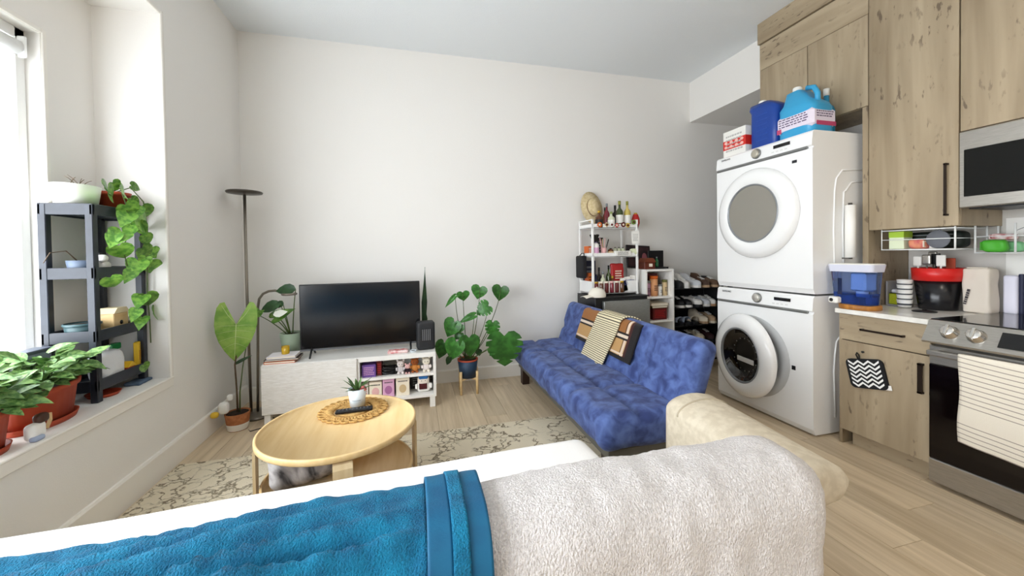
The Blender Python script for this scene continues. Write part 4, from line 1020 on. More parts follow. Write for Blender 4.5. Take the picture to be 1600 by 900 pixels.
one('folded_cloth', 'blue grey folded cloth on the ledge under the shelf', 'cloth', MB().soft((-1.62, 2.76, LZ+.009), (.04, .06, .009), .006, .012, lambda p, n: p+n*.004*noise.noise(p*30)), mat('cloth_blue', '56697f', .9))
one('terracotta_saucer', 'terracotta saucer on the ledge under the slate shelf', 'saucer', MB().lathe([(0, LZ), (.06, LZ), (.072, LZ+.018), (.068, LZ+.018), (.057, LZ+.005), (0, LZ+.005)], (-1.665, 2.565, 0), 28), M_terra)
# herb planters
def herb(name, label, c, rx, ry, h, nl, seed, rx0=None):
    rnd = random.Random(seed); t = thing(name, label, 'potted plant', (c[0], c[1], LZ))
    pot(t, c, .082, .10, LZ+.012, LZ+h, M_terra, rim=.022, soil=.88, sx=rx/.10, sy=ry/.10)
    MB().lathe([(0, LZ), (.092, LZ), (.100, LZ+.026), (.095, LZ+.026), (.088, LZ+.008), (0, LZ+.008)], (c[0], c[1], 0), 32, rx/.10, ry/.10).build('saucer', M_terra, t)
    zb = LZ+h-.01
    for i in range(nl):
        a = rnd.uniform(0, 2*PI); rr = math.sqrt(rnd.random()); e = rnd.uniform(.0, .9)-.25*rr
        p = Vector((c[0]+rx*1.05*rr*cos(a), c[1]+ry*1.2*rr*sin(a), zb+rnd.uniform(.01, .16)*(1.15-.6*rr)))
        d = Vector((cos(a)*cos(e)+rnd.uniform(-.4, .4), sin(a)*cos(e)+rnd.uniform(-.4, .4), sin(e)))
        if p.x < -1.80: p.x = -1.80
        inst(LF_herb, 'leaf', t, W[t.name].inverted() @ frame(p, d, (rnd.uniform(-.3, .6), rnd.uniform(-.6, 0), 1), rnd.uniform(.065, .115)))
    for i in range(12):
        a = rnd.uniform(0, 2*PI); rr = rnd.random()*.8
        stem(t, [(c[0]+rx*.4*rr*cos(a), c[1]+ry*.5*rr*sin(a), zb-.02), (c[0]+rx*.9*rr*cos(a), c[1]+ry*rr*sin(a), zb+.10)], .003, G_stem, 'stem')
    return t
herb('potted_herb', 'bushy green herb in a long terracotta planter beside the slate shelf', (-1.655, 2.20), .085, .155, .175, 190, 3)
herb('potted_herb', 'bushy green herb in the terracotta pot nearest the window ledge end', (-1.64, 1.875), .10, .12, .165, 170, 9)
t = thing('figurine', 'white and brown cat figurine leaning on the terracotta planter', 'figurine', (-1.535, 2.01, LZ))
MB().soft((-1.542, 2.015, LZ+.036), (.020, .034, .034), .018, .012).build('body', M_paper, t); MB().soft((-1.536, 2.035, LZ+.082), (.018, .024, .020), .015, .01).build('head', mat('figurine_dark', '4a2e22', .5), t); MB().tube([(-1.530, 2.05, LZ+.03), (-1.528, 2.065, LZ+.06), (-1.53, 2.066, LZ+.09)], .007, 6).build('arm', mat('tan_ceramic', 'd8b483', .5), t)
MB().soft((-1.524, 2.000, LZ+.010), (.014, .022, .010), .008, .008).build('foot', mat('pale_blue_ceramic', 'a9b6cf', .5), t)
t = thing('window_box', 'grey plastic window box behind the herb planter', 'planter', (-1.79, 2.33, LZ))
MB().box(-1.832, -1.765, 2.13, 2.41, LZ, LZ+.30, .006).build('box', mat('grey_plastic', '8b93a3', .5), t); MB().box(-1.836, -1.761, 2.125, 2.415, LZ+.30, LZ+.315, .003).build('rim', mat('dark_grey_plastic', '565c68', .5), t)
# ------------------------------------------------------------------ helpers for small goods
def marks(parent, M, w_, h_, rows, material, name='print', seed=1, fill=.8):
    """flat print: broken rows of small strokes on the XY plane of M"""
    rnd = random.Random(seed); q = MB(); q.M = M; rh = h_/rows
    for r in range(rows):
        x = -w_/2; y = h_/2-rh*(r+.7)
        while x < w_/2*fill:
            l_ = rnd.uniform(.06, .16)*w_; q.add([(x, y, 0), (min(x+l_, w_/2), y, 0), (min(x+l_, w_/2), y+rh*.45, 0), (x, y+rh*.45, 0)], [(0, 1, 2, 3)]); x += l_+.03*w_
    return q.build(name, material, parent)
FACE_MY = Matrix(((1, 0, 0, 0), (0, 0, -1, 0), (0, 1, 0, 0), (0, 0, 0, 1)))          # faces -y, reads left to right along +x
FACE_MX = Matrix(((0, 0, -1, 0), (-1, 0, 0, 0), (0, 1, 0, 0), (0, 0, 0, 1)))         # faces -x, reads along -y
def bottle(name, label, c, z, h, r, body, cap, lab=None, neck=.32, group=None, cat='bottle'):
    t = thing(name, label, cat, (c[0], c[1], z), 0, group)
    n = 18; sh_ = h*(1-neck)
    MB().lathe([(0, z), (r*.94, z), (r, z+.006), (r, z+sh_*.85), (r*.85, z+sh_*.95), (r*.36, z+sh_*1.08), (r*.32, z+h*.9), (0, z+h*.9)], (c[0], c[1], 0), n).build('glass', body, t)
    MB().lathe([(0, z+h*.86), (r*.38, z+h*.86), (r*.38, z+h), (0, z+h)], (c[0], c[1], 0), 12).build('cap', cap, t)
    if lab: MB().lathe([(r*1.01, z+sh_*.25), (r*1.02, z+sh_*.27), (r*1.02, z+sh_*.68), (r*1.01, z+sh_*.7)], (c[0], c[1], 0), n).build('label', lab, t)
    return t
def carton(name, label, cat, x0, x1, y0, y1, z0, z1, m_, print_m=None, band=None, group=None, face='y', seed=1):
    t = thing(name, label, cat, ((x0+x1)/2, (y0+y1)/2, z0), 0, group)
    MB().box(x0, x1, y0, y1, z0, z1, .0015).build('box', m_, t)
    if band:
        a, b, bm = band; MB().box(x0-.0006, x1+.0006, y0-.0006, y1+.0006, z0+(z1-z0)*a, z0+(z1-z0)*b).build('band', bm, t)
    if print_m:
        if face == 'y': marks(t, T((x0+x1)/2, y0-.0009, (z0+z1)/2) @ FACE_MY, (x1-x0)*.75, (z1-z0)*.7, 5, print_m, seed=seed)
        else: marks(t, T(x0-.0009, (y0+y1)/2, (z0+z1)/2) @ FACE_MX, (y1-y0)*.75, (z1-z0)*.7, 5, print_m, seed=seed)
    return t
C = lambda n, h, r=.5, **k: mat('c_'+n, h, r, **k)
cream = C('cream', 'eee3cf', .6); pink = C('pink', 'd9a7c7', .6); red = C('red', 'b3201f', .5); orange = C('orange', 'd2621c', .5); purple = C('purple', '6b4a94', .5)
navy = C('navy', '1a1f3f', .5); olive = C('olive', '6b6a35', .6); gold = C('gold', 'c9a13a', .35, metal=.6); tan = C('tan', 'cdb48a', .7); maroon = C('maroon', '5c1413', .5); grey = C('grey', '808488', .6)
lime = C('lime', 'a4c63c', .6); yellow = C('yellow', 'd8c92c', .5); green = C('green', '4caf2f', .5); skyblue = C('skyblue', '37a0d0', .35); blue = C('blue', '123f94', .35); brownp = C('brown', '6b3d22', .6); inkp = C('ink', '3a3438', .7)

# ------------------------------------------------------------------ media console goods
bz = TZ
def book(label, x0, x1, y0, y1, z0, z1, cover, rz=0):
    t = thing('book', label, 'book', ((x0+x1)/2, (y0+y1)/2, z0), rz, 'books stacked on the console')
    w_, d_ = (x1-x0)/2, (y1-y0)/2; h_ = z1-z0
    MB().box(-w_, w_, -d_, d_, 0, .003).box(-w_, w_, -d_, d_, h_-.003, h_).box(-w_, -w_+.003, -d_, d_, 0, h_).build('cover', cover, t, True)
    MB().box(-w_+.003, w_-.004, -d_+.004, d_-.004, .003, h_-.003).build('pages', C('pages', 'e9e0cf', .8), t, True)
book('orange hardback at the bottom of the stack on the console', -1.15, -.93, 3.325, 3.48, bz+.0005, bz+.020, orange)
book('dark brown hardback in the middle of the stack on the console', -1.15, -.91, 3.33, 3.49, bz+.0208, bz+.036, C('darkbrown', '2e1a14', .5), .03)
book('white paperback on top of the stack with a yellow candle', -1.135, -.93, 3.335, 3.49, bz+.0368, bz+.056, C('bookwhite', 'efeaee', .6), .02)
t = thing('candle_jar', 'small yellow candle jar on top of the stacked books', 'candle', (-1.02, 3.41, bz+.0565))
MB().lathe([(0, bz+.0565), (.026, bz+.0565), (.029, bz+.064), (.029, bz+.118), (.026, bz+.118), (.026, bz+.10), (0, bz+.10)], (-1.02, 3.41, 0), 20).build('jar', C('amber', 'c8a21e', .2, coat=.4), t)
MB().lathe([(.029, bz+.112), (.030, bz+.114), (.030, bz+.120), (.027, bz+.120)], (-1.02, 3.41, 0), 20).build('rim', gold, t)
ht = thing('fan_heater', 'small black ceramic fan heater at the right end of the console', 'heater', (.085, 3.47, bz))
Mh = T(.085, 3.455, bz+.001) @ rot('Z', .12)
q = MB(); q.M = Mh; q.soft((0, 0, .125), (.078, .055, .124), .022, .03); q.build('body', C('heater_black', '26272a', .45), ht)
for i in range(5):
    q = MB(); q.M = Mh; q.box(-.036+i*.016, -.028+i*.016, -.0575, -.054, .085, .185, .001); q.build('grille_bar', C('grille', '85868a', .4, metal=.5), ht)
q = MB(); q.M = Mh; q.box(-.045, .045, -.056, -.0535, .078, .192); q.build('grille_back', M_black, ht)
t = thing('cosmetic_pouch', 'pink patterned zip pouch lying in front of the television', 'pouch', (-.16, 3.40, bz))
MB().soft((-.15, 3.40, bz+.0125), (.085, .035, .012), .010, .012, lambda p, n: p+n*.003*noise.noise(p*40)).build('pouch', C('pouchpink', 'd98a8a', .6, c2='f0d8d4', ns=30), t)
MB().box(-.225, -.075, 3.398, 3.402, bz+.024, bz+.0262).build('zip', red, t)
t = thing('small_dish', 'small white dish with dark centre beside the pink pouch', 'dish', (-.025, 3.385, bz))
MB().lathe([(0, bz), (.024, bz), (.032, bz+.014), (.029, bz+.014), (.022, bz+.004), (0, bz+.004)], (-.025, 3.385, 0), 18).build('dish', M_cer, t); MB().lathe([(0, bz+.004), (.018, bz+.004), (.016, bz+.010), (0, bz+.010)], (-.025, 3.385, 0), 14).build('contents', C('darkcont', '3b2a2a', .6), t)
# cubby goods
u0, l0 = .2945, .1125
carton('game_box', 'purple and pink box in the upper cubby of the console', 'box', -.44, -.33, 3.36, 3.55, u0, u0+.105, purple, pink, face='y', seed=5)
carton('game_box', 'small dark red box beside the purple box in the upper cubby', 'box', -.325, -.285, 3.38, 3.5, u0, u0+.125, maroon, red, seed=6)
t = thing('cable_pile', 'tangle of black cables in the upper cubby of the console', 'cables', (-.22, 3.42, u0))
for i in range(5):
    rnd = random.Random(i); pts = [(-.23+.065*cos(a*1.0+i)+rnd.uniform(-.008, .008), 3.42+.045*sin(a+i), u0+.008+.012*i+.006*sin(a*3)) for a in [2*PI*j/18 for j in range(18)]]
    MB().tube(pts, .006, 6, True).build('cable', M_black, t)
MB().box(-.27, -.185, 3.39, 3.47, u0+.004, u0+.06, .006).build('adapter', C('adapter', '161316', .4), t)
def plush(label, x, y, z, s, bm, em, group='soft toys on the console'):
    t = thing('plush_toy', label, 'toy', (x, y, z), 0, group)
    MB().soft((x, y, z+.030*s), (.026*s, .022*s, .030*s), .02*s, .014*s).build('body', bm, t)
    h = MB().soft((x, y-.004, z+.079*s), (.030*s, .026*s, .026*s), .024*s, .014*s).build('head', em, t)
    for sx in (-1, 1):
        MB().soft((x+sx*.024*s, y, z+.106*s), (.009*s, .006*s, .010*s), .006*s, .006*s).build('ear', em, h)
        MB().lathe([(0, 0), (.0035*s, 0), (.003*s, .003), (0, .003)], (x+sx*.011*s, y-.030*s, z+.080*s), 8, axis='-y').build('eye', M_ink, h)
        MB().soft((x+sx*.030*s, y-.012*s, z+.038*s), (.009*s, .010*s, .014*s), .008*s, .007*s).build('arm', bm, t)
        MB().soft((x+sx*.016*s, y-.030*s, z+.010*s), (.011*s, .012*s, .010*s), .009*s, .007*s).build('foot', em, t)
    return t
pw_ = C('plushw', 'e6dcd8', .95, bump=.4, bs=150); pb_ = C('plushb', '9a5224', .95, bump=.4, bs=150); po_ = C('plusho', 'c98440', .95, bump=.4, bs=150); pk_ = C('plushp', 'e3b3b0', .95)
plush('pale grey plush bear in the upper cubby beside the cables', -.130, 3.40, u0, 1.05, C('plushg', 'cfc9ca', .95, bump=.4, bs=150), pw_)
plush('small dark plush with pink feet in the upper cubby', -.072, 3.385, u0, .75, C('plushd', '2b1c24', .95), pk_)
plush('orange brown plush bear in the upper cubby', -.012, 3.41, u0, 1.12, po_, pb_)
plush('white plush puppy with dark eyes at the right of the upper cubby', .085, 3.40, u0, 1.12, pw_, C('plushc', 'ece4d2', .95, bump=.4, bs=150))
for (x0, x1, zt, m_, lab) in ((-.385, -.285, .135, cream, 'cream box with a pink figure print in the lower cubby, left of the pink box'), (-.278, -.185, .15, pink, 'pink box with a purple print in the lower cubby of the console'), (-.170, -.060, .150, cream, 'cream box with a tan figure print in the lower cubby, right of the pink box')):
    t = thing('figure_box', lab, 'box', ((x0+x1)/2, 3.42, l0), 0, 'figure boxes in the lower cubby')
    MB().box(x0, x1, 3.36, 3.48, l0, l0+zt, .0015).build('box', m_, t); cx = (x0+x1)/2
    marks(t, T(cx, 3.3592, l0+zt*.82) @ FACE_MY, (x1-x0)*.7, .02, 1, inkp, 'lettering', 3)
    q = MB(); q.M = T(cx, 3.3592, l0+zt*.40) @ FACE_MY; q.add([(.030*cos(a), .036*sin(a), 0) for a in [2*PI*i/20 for i in range(20)]], [list(range(20))]); q.build('printed_figure', pk_ if m_ is cream and x0 < -.3 else (C('mauve', 'a86a9a', .6) if m_ is pink else tan), t)
carton('game_box', 'narrow red and white box at the left of the lower cubby', 'box', -.448, -.395, 3.37, 3.5, l0, l0+.12, C('offw', 'e5ddd6', .6), red, seed=8)
carton('game_box', 'dark box with pale print behind the white doll in the lower cubby', 'box', -.050, .10, 3.50, 3.58, l0, l0+.145, C('blackbox', '1d1e1d', .5), grey, seed=9)
t = thing('plush_doll', 'white plush doll with blue cap and dark red bib in the lower cubby', 'toy', (.06, 3.41, l0))
MB().soft((.06, 3.41, l0+.047), (.058, .035, .047), .034, .018).build('body', M_paper, t); hd_ = MB().soft((.058, 3.40, l0+.105), (.050, .036, .040), .032, .016).build('head', C('face', 'eadfd2', .9), t)
MB().soft((.058, 3.398, l0+.135), (.040, .038, .016), .014, .012).build('cap', C('capblue', '2f6fb3', .8), hd_); MB().soft((.055, 3.372, l0+.058), (.034, .006, .026), .005, .010).build('bib', C('bib', '4a1418', .8), t)
for sx in (-1, 1): MB().lathe([(0, 0), (.004, 0), (0, .004)], (.058+sx*.016, 3.364, l0+.108), 8, axis='-y').build('eye', M_ink, hd_); MB().soft((.06+sx*.06, 3.39, l0+.055), (.012, .014, .022), .010, .008).build('arm', M_paper, t)

# ------------------------------------------------------------------ fridge, rack, bookcase behind the futon
fr = thing('mini_fridge', 'black mini fridge with silver door behind the blue futon', 'fridge', (2.08, 3.66, 0))
FRZ = .855; fx0, fx1, fy0, fy1 = 1.745, 2.34, 3.40, 3.88
MB().box(fx0, fx1, fy0+.05, fy1, .01, FRZ, .006).build('cabinet', M_black, fr)
MB().box(fx0+.07, fx1-.002, fy0, fy0+.046, .02, FRZ-.03, .006).build('door', mat('fridge_silver', '9b9c98', .38, .7, c2='8b8c88', ns=30, st=(1, 1, 30)), fr)
MB().box(fx0, fx1, fy0+.02, fy1, FRZ, FRZ+.012, .003).build('top', C('fridge_top', '1f2021', .5), fr)
for x in (fx0+.05, fx1-.05):
    for y in (fy0+.1, fy1-.05): MB().cyl((x, y), .018, 0, .011, 10).build('foot', M_black, fr)
R_z = FRZ+.0125
rk = thing('storage_rack', 'white three-tier storage rack on top of the mini fridge', 'rack', (2.04, 3.68, R_z))
rx0, rx1, ry0, ry1 = 1.765, 2.30, 3.545, 3.87
for x in (rx0, rx1-.022):
    for y in (ry0, ry1-.022): MB().box(x, x+.022, y, y+.022, R_z, 1.655, .003).build('post', M_whitemetal, rk)
for z, hh in ((R_z+.02, .125), (1.265, .042), (1.565, .042)):
    tr = MB().box(rx0+.004, rx1-.004, ry0+.004, ry1-.004, z, z+.006).build('tray', M_whitemetal, rk)
    for a, b, c, d in ((rx0, rx1, ry0+.004, ry0+.010), (rx0, rx1, ry1-.010, ry1-.004), (rx0+.004, rx0+.010, ry0, ry1), (rx1-.010, rx1-.004, ry0, ry1)): MB().box(a, b, c, d, z-.004, z+hh).build('tray_side', M_whitemetal, tr)
for z in (1.645,):
    for a, b, c, d in ((rx0, rx1, ry0+.004, ry0+.012), (rx0+.004, rx0+.012, ry0, ry1), (rx0, rx1, ry1-.012, ry1-.004), (rx1-.012, rx1-.004, ry0, ry1)): MB().box(a, b, c, d, z, z+.010).build('top_rail', M_whitemetal, rk) if (c, d) != (ry0+.004, ry0+.012) else None
Z1, Z2, Z3 = R_z+.0265, 1.2715, 1.5715
# straw hat leaning at the back of the top tier
t = thing('straw_hat', 'straw sun hat leaning on the wall at the rack top', 'hat', (1.90, 3.80, Z3))
Mh = T(1.915, 3.84, Z3+.235) @ rot('X', PI/2-.12) @ rot('Z', .2)
q = MB(); q.M = Mh; q.lathe([(.165, -.008), (.168, 0), (.10, .006), (.088, .012), (.084, .06), (.06, .085), (0, .092), (0, .086), (.055, .08), (.078, .058), (.082, .006), (.10, 0), (.165, -.012), (.165, -.008)], n=30, sx=.75, sy=1.1); q.build('hat', C('straw', 'd9c79f', .85, c2='c9b488', ns=40, bump=.5, bs=120), t)
q = MB(); q.M = Mh; q.lathe([(.0885, .014), (.0895, .016), (.0885, .030), (.0875, .030)], n=30, sx=.75, sy=1.1); q.build('ribbon', C('ribbon', '6b4a33', .8), t)
amber = C('amberglass', '5a2f12', .1, coat=.5); clear = C('paleglass', 'c9cdb0', .08, coat=.5); yelglass = C('yellowglass', 'c9b45e', .08, coat=.5); greenglass = C('greenglass', '3c4a22', .1, coat=.5); ruby = C('rubyglass', '7d2632', .1, coat=.5); labw = C('labelw', 'eceae4', .7); labk = C('labelk', '1e1715', .6)
def bx_(px, Y): return ay(px, 330, Y).x
for (px, Y, h, r, b, c_, l_, lab) in ((936, 3.58, .175, .040, amber, gold, labk, 'squat amber bottle with black label at the left of the rack top'), (948, 3.72, .27, .030, ruby, grey, None, 'slim ruby bottle with silver neck at the back of the rack top'), (955, 3.58, .165, .036, clear, C('capgreen', '8c9a5a', .5), labw, 'round clear bottle beside the amber bottle on the rack top'),
        (961, 3.78, .26, .034, labk, M_black, None, 'black bottle at the back of the rack top'), (968, 3.62, .285, .038, greenglass, C('capolive', '8a8a3a', .4), labw, 'green wine bottle with white label on the rack top'), (980, 3.63, .285, .036, yelglass, C('capolive', '8a8a3a', .4), labw, 'pale yellow wine bottle with white label on the rack top'), (945, 3.82, .24, .022, amber, M_black, None, 'thin dark bottle beside the straw hat on the rack top')):
    bottle('bottle', lab, (bx_(px, Y), Y), Z3, h, r, b, c_, l_, group='bottles on the rack top')
t = thing('lantern', 'red paper lantern ornament at the right of the rack top', 'ornament', (bx_(993, 3.66), 3.66, Z3)); x_ = bx_(993, 3.66)
MB().lathe([(0, Z3), (.025, Z3), (.042, Z3+.05), (.042, Z3+.10), (.025, Z3+.15), (0, Z3+.15)], (x_, 3.66, 0), 12, smooth=False).build('body', red, t); MB().lathe([(.018, Z3+.15), (.018, Z3+.165), (0, Z3+.165)], (x_, 3.66, 0), 12).build('cap', gold, t)
# tags strung along the front edge of the top tier
for i, (px, py, m_, lab) in enumerate(((937, 351, orange, 'round orange tag hung on the front of the rack top'), (948, 351, tan, 'tan tag hung on the front of the rack top'), (956, 351, labw, 'white tag hung on the front of the rack top'), (964, 352, red, 'square red tag hung on the front of the rack top'), (974, 351, maroon, 'dark red tag hung on the front of the rack top'), (981, 352, C('lemon', 'd8b640', .6), 'yellow tag hung on the front of the rack top'), (990, 347, C('leafg', '6d8a3a', .6), 'green tag hung on the front of the rack top'))):
    p = ay(px, py, ry0-.006); t = thing('hanging_tag', lab, 'tag', (p.x, p.y, p.z-.02), 0, 'tags strung along the rack')
    MB().lathe([(0, 0), (.026, 0), (.026, .005), (0, .005)], (p.x, p.y+.003, p.z), 16 if i % 2 == 0 else 4, axis='-y', smooth=False).build('tag', m_, t)
    MB().lathe([(0, 0), (.012, 0), (.012, .002), (0, .002)], (p.x, p.y-.002, p.z), 10, axis='-y').build('emblem', cream if i in (0, 3, 4) else maroon, t)
p = ay(993, 371, ry0-.008); t = thing('paper_note', 'white paper note hanging from the right post of the rack', 'note', (p.x, p.y, p.z-.06)); q = MB(); q.M = T(p.x, p.y, p.z) @ rot('Y', -.08) ; q.box(-.045, .045, -.001, .0, -.068, .068); q.build('sheet', M_paper, t); marks(t, T(p.x, p.y-.0015, p.z) @ FACE_MY, .06, .08, 5, C('faintink', 'b9b7b2', .7), seed=4)
# middle tier goods
def xx2(px, Y=3.6): return ay(px, 375, Y).x
carton('snack_box', 'orange and white box at the left of the middle rack tier', 'box', 1.795, 1.855, 3.70, 3.80, Z2, Z2+.11, orange, labw, face='y', seed=2)
t = thing('dried_bouquet', 'dark dried flowers in a red cup on the middle rack tier', 'flowers', (1.895, 3.75, Z2)); pot(t, (1.895, 3.75), .03, .036, Z2, Z2+.14, red, 'cup')
for i in range(7): stem(t, [(1.895, 3.75, Z2+.12), (1.895+.03*cos(i), 3.75+.03*sin(i), Z2+.2), (1.895+.045*cos(i), 3.75+.04*sin(i), Z2+.235)], .008, C('dried', '2a2a22', .9), 'dried_stem', 1.4)
bottle('jar', 'white and pink striped jar on the middle rack tier', (xx2(931, 3.58), 3.58), Z2, .15, .032, labw, C('mauvecap', '6a5a86', .5), pink, .12, cat='jar')
carton('phone_box', 'black slim box standing on the middle rack tier', 'box', xx2(933, 3.72), xx2(941, 3.72), 3.70, 3.73, Z2, Z2+.20, labk, grey, seed=3)
t = thing('pencil_cup', 'pink cup of tall pencils on the middle rack tier', 'cup', (xx2(943), 3.6, Z2)); MB().lathe([(0, Z2), (.026, Z2), (.030, Z2+.09), (.027, Z2+.09), (.024, Z2+.006), (0, Z2+.006)], (xx2(943), 3.6, 0), 18).build('cup', pk_, t)
for i, a in enumerate((-.04, -.012, .02, .06)): MB().tube([(xx2(943)+a*.3, 3.6+.01*(i-1), Z2+.01), (xx2(943)+a*1.2, 3.6+.012*(i-1), Z2+.19-.01*(i % 2))], .005, 6).build('pencil', (pk_, tan, pk_, labk)[i], t)
bottle('jar', 'dark brown jar with tan label on the middle rack tier', (xx2(954), 3.60), Z2, .085, .030, amber, M_black, tan, .15, cat='jar')
carton('tray_box', 'long white tray box with dark print on the middle rack tier', 'box', xx2(957), xx2(980), 3.53, 3.58, Z2, Z2+.055, labw, inkp, seed=11)
t = thing('candle_jar', 'pale green candle on the right of the middle rack tier', 'candle', (xx2(989), 3.59, Z2)); MB().lathe([(0, Z2), (.038, Z2), (.046, Z2+.03), (.040, Z2+.07), (.02, Z2+.078), (0, Z2+.078)], (xx2(989), 3.59, 0), 18).build('wax', C('palegreen', 'd6dbb8', .5), t); MB().tube([(xx2(989), 3.59, Z2+.076), (xx2(989), 3.59, Z2+.09)], .002, 5).build('wick', M_black, t)
for i in range(3): bottle('jar', ('small clear spice jar at the left behind the white tray box', 'small clear spice jar in the middle behind the white tray box', 'small clear spice jar at the right behind the white tray box')[i], (xx2(961+i*6, 3.66), 3.66), Z2, .095, .022, clear, M_black, None, .15, 'spice jars on the rack', 'jar')
# lowest tier goods
def xx3(px, Y=3.6): return ay(px, 430, Y).x
carton('tea_box', 'tall orange tea box in the lowest rack tier', 'box', 1.795, 1.86, 3.70, 3.79, Z1, Z1+.20, orange, labk, face='y', seed=12)
carton('gift_box', 'tall navy box behind the orange tea box in the lowest rack tier', 'box', 1.80, 1.93, 3.80, 3.845, Z1, Z1+.33, navy, grey, seed=13)
for (px, Y, h, r, b, c_, l_, lab) in ((931, 3.6, .19, .028, navy, navy, None, 'navy blue jar near the front post in the lowest rack tier'), (936, 3.66, .26, .026, labk, M_black, None, 'black bottle beside the navy jar in the lowest rack tier'), (942, 3.60, .22, .028, clear, grey, labk, 'clear bottle with dark label in the lowest rack tier'), (951, 3.64, .28, .027, greenglass, M_black, None, 'tall dark green bottle in the lowest rack tier'), (957, 3.58, .17, .03, amber, gold, maroon, 'short amber bottle with red label in the lowest rack tier')):
    bottle('bottle', lab, (xx3(px, Y), Y), Z1, h, r, b, c_, l_, group='bottles in the lowest rack tier')
t = thing('snack_packet', 'red crinkled snack packet in the lowest rack tier', 'packet', (xx3(967), 3.63, Z1)); q = MB(); q.M = T(xx3(967), 3.63, Z1+.15) @ rot('X', -.1); q.soft((0, 0, 0), (.075, .02, .148), .016, .02, lambda p, n: p+n*.008*noise.noise(p*18)); q.build('packet', C('packetred', 'a51c1c', .35), t); marks(t, T(xx3(967), 3.605, Z1+.18) @ FACE_MY, .08, .10, 4, cream, 'lettering', 6)
for i in range(6):
    px = 932+i*8; p = ay(px, 437, 3.545); t = thing('jar', ('jam jar %s in the row along the lowest rack tier' % ('leftmost', 'second from left', 'third from left', 'third from right', 'second from right', 'rightmost')[i]), 'jar', (p.x, 3.55, Z1), 0, 'jam jars along the lowest rack tier')
    MB().lathe([(0, Z1), (.020, Z1), (.022, Z1+.01), (.022, Z1+.09), (.018, Z1+.10), (0, Z1+.10)], (p.x, 3.55, 0), 14).build('glass', (maroon, amber, maroon, ruby, maroon, amber)[i], t); MB().lathe([(0, Z1+.10), (.021, Z1+.10), (.021, Z1+.118), (0, Z1+.118)], (p.x, 3.55, 0), 14).build('lid', (gold, cream, cream, pk_, cream, gold)[i], t)
for i in range(3): 
    x_ = xx3(977+i*6, 3.56); t = thing('card_pack', ('leftmost', 'middle', 'rightmost')[i]+' white patterned card pack at the right of the lowest rack tier', 'card pack', (x_, 3.56, Z1), 0, 'card packs in the rack'); q = MB(); q.M = T(x_, 3.555+.012*i, Z1) @ rot('Y', -.25+.15*i); q.box(-.03, .03, -.006, .006, .008, .15+.01*i, .001); q.build('pack', labw, t); marks(t, T(x_, 3.547+.012*i, Z1+.10) @ rot('Y', -.25+.15*i) @ FACE_MY, .045, .06, 4, C('blueink', '4a4f8a', .6), seed=20+i)
p = ay(899, 405, 3.62); t = thing('tote_bag', 'black bag hanging on the left side of the white rack', 'bag', (rx0-.03, 3.66, 1.02)); MB().soft((rx0-.034, 3.74, 1.16), (.026, .09, .12), .018, .03).build('bag', C('bagblack', '17161a', .8), t); MB().tube([(rx0-.03, 3.68, 1.27), (rx0-.014, 3.71, 1.305), (rx0-.014, 3.77, 1.305), (rx0-.03, 3.80, 1.27)], .005, 6).build('strap', MATS['c_bagblack'], t)
# cap on the futon back
t = thing('baseball_cap', 'white baseball cap on the fridge corner behind the futon back', 'cap', (1.76, 3.47, FRZ+.013))
cx, cy, cz = 1.765, 3.45, FRZ+.0135
# (sits on the fridge top at its near left corner)
MB().lathe([(.085, cz), (.088, cz+.02), (.080, cz+.055), (.050, cz+.085), (0, cz+.095)], (cx, cy, 0), 24).build('crown', C('capwhite', 'e7e1d4', .85), t)
MB().grid(lambda u, v: (cx-.075-.075*v, cy-.07+.14*u, cz+.010+.012*sin(u*PI)-.012*v*v), 10, 6, .004).build('peak', MATS['c_capwhite'], t)
MB().lathe([(0, cz+.095), (.008, cz+.095), (.006, cz+.101), (0, cz+.102)], (cx, cy, 0), 10).build('button', MATS['c_capwhite'], t)
# white bookcase
bk = thing('bookcase', 'small white bookcase between the mini fridge and the shoe rack', 'bookcase', (2.52, 3.68, 0))
kx0, kx1, ky0, ky1, kz = 2.352, 2.70, 3.50, 3.85, 1.125
for x in (kx0, kx1-.022): MB().box(x, x+.022, ky0, ky1, 0, kz-.022, .001).build('side_panel', M_white, bk)
MB().box(kx0, kx1, ky0, ky1, kz-.022, kz, .001).build('top', M_white, bk); MB().box(kx0+.022, kx1-.022, ky1-.008, ky1, 0, kz-.022).build('back_panel', C('backp', 'd8d3ca', .6), bk)
for z in (.04, .29, .56, .815): MB().box(kx0+.022, kx1-.022, ky0, ky1-.008, z, z+.02).build('shelf', M_white, bk)
K1 = .8355; K2 = .5805
for (x, r, h, m_, c_, lab) in ((2.42, .038, .165, C('lilac', 'b58aa0', .5), C('greycap', '8d8f8a', .4), 'lilac canister with grey lid in the bookcase'), (2.505, .042, .215, C('peach', 'd89a6a', .5), orange, 'tall orange and peach canister in the bookcase'), (2.58, .024, .12, labw, grey, 'small white bottle with print in the bookcase'), (2.64, .026, .17, tan, olive, 'tan jar with olive base in the bookcase')):
    t = thing('canister', lab, 'canister', (x, 3.58, K1), 0, 'canisters in the bookcase'); MB().lathe([(0, K1), (r, K1), (r, K1+h*.85), (0, K1+h*.85)], (x, 3.58, 0), 18).build('tin', m_, t); MB().lathe([(0, K1+h*.85), (r*1.04, K1+h*.85), (r*1.04, K1+h), (0, K1+h)], (x, 3.58, 0), 18).build('lid', c_, t); marks(t, T(x, 3.58-r-.0015, K1+h*.4) @ FACE_MY, r*1.1, h*.3, 3, inkp, seed=int(x*100))
carton('biscuit_tin', 'dark red tin at the back of the bookcase behind the canisters', 'tin', 2.40, 2.62, 3.68, 3.78, K1, K1+.235, maroon, None)
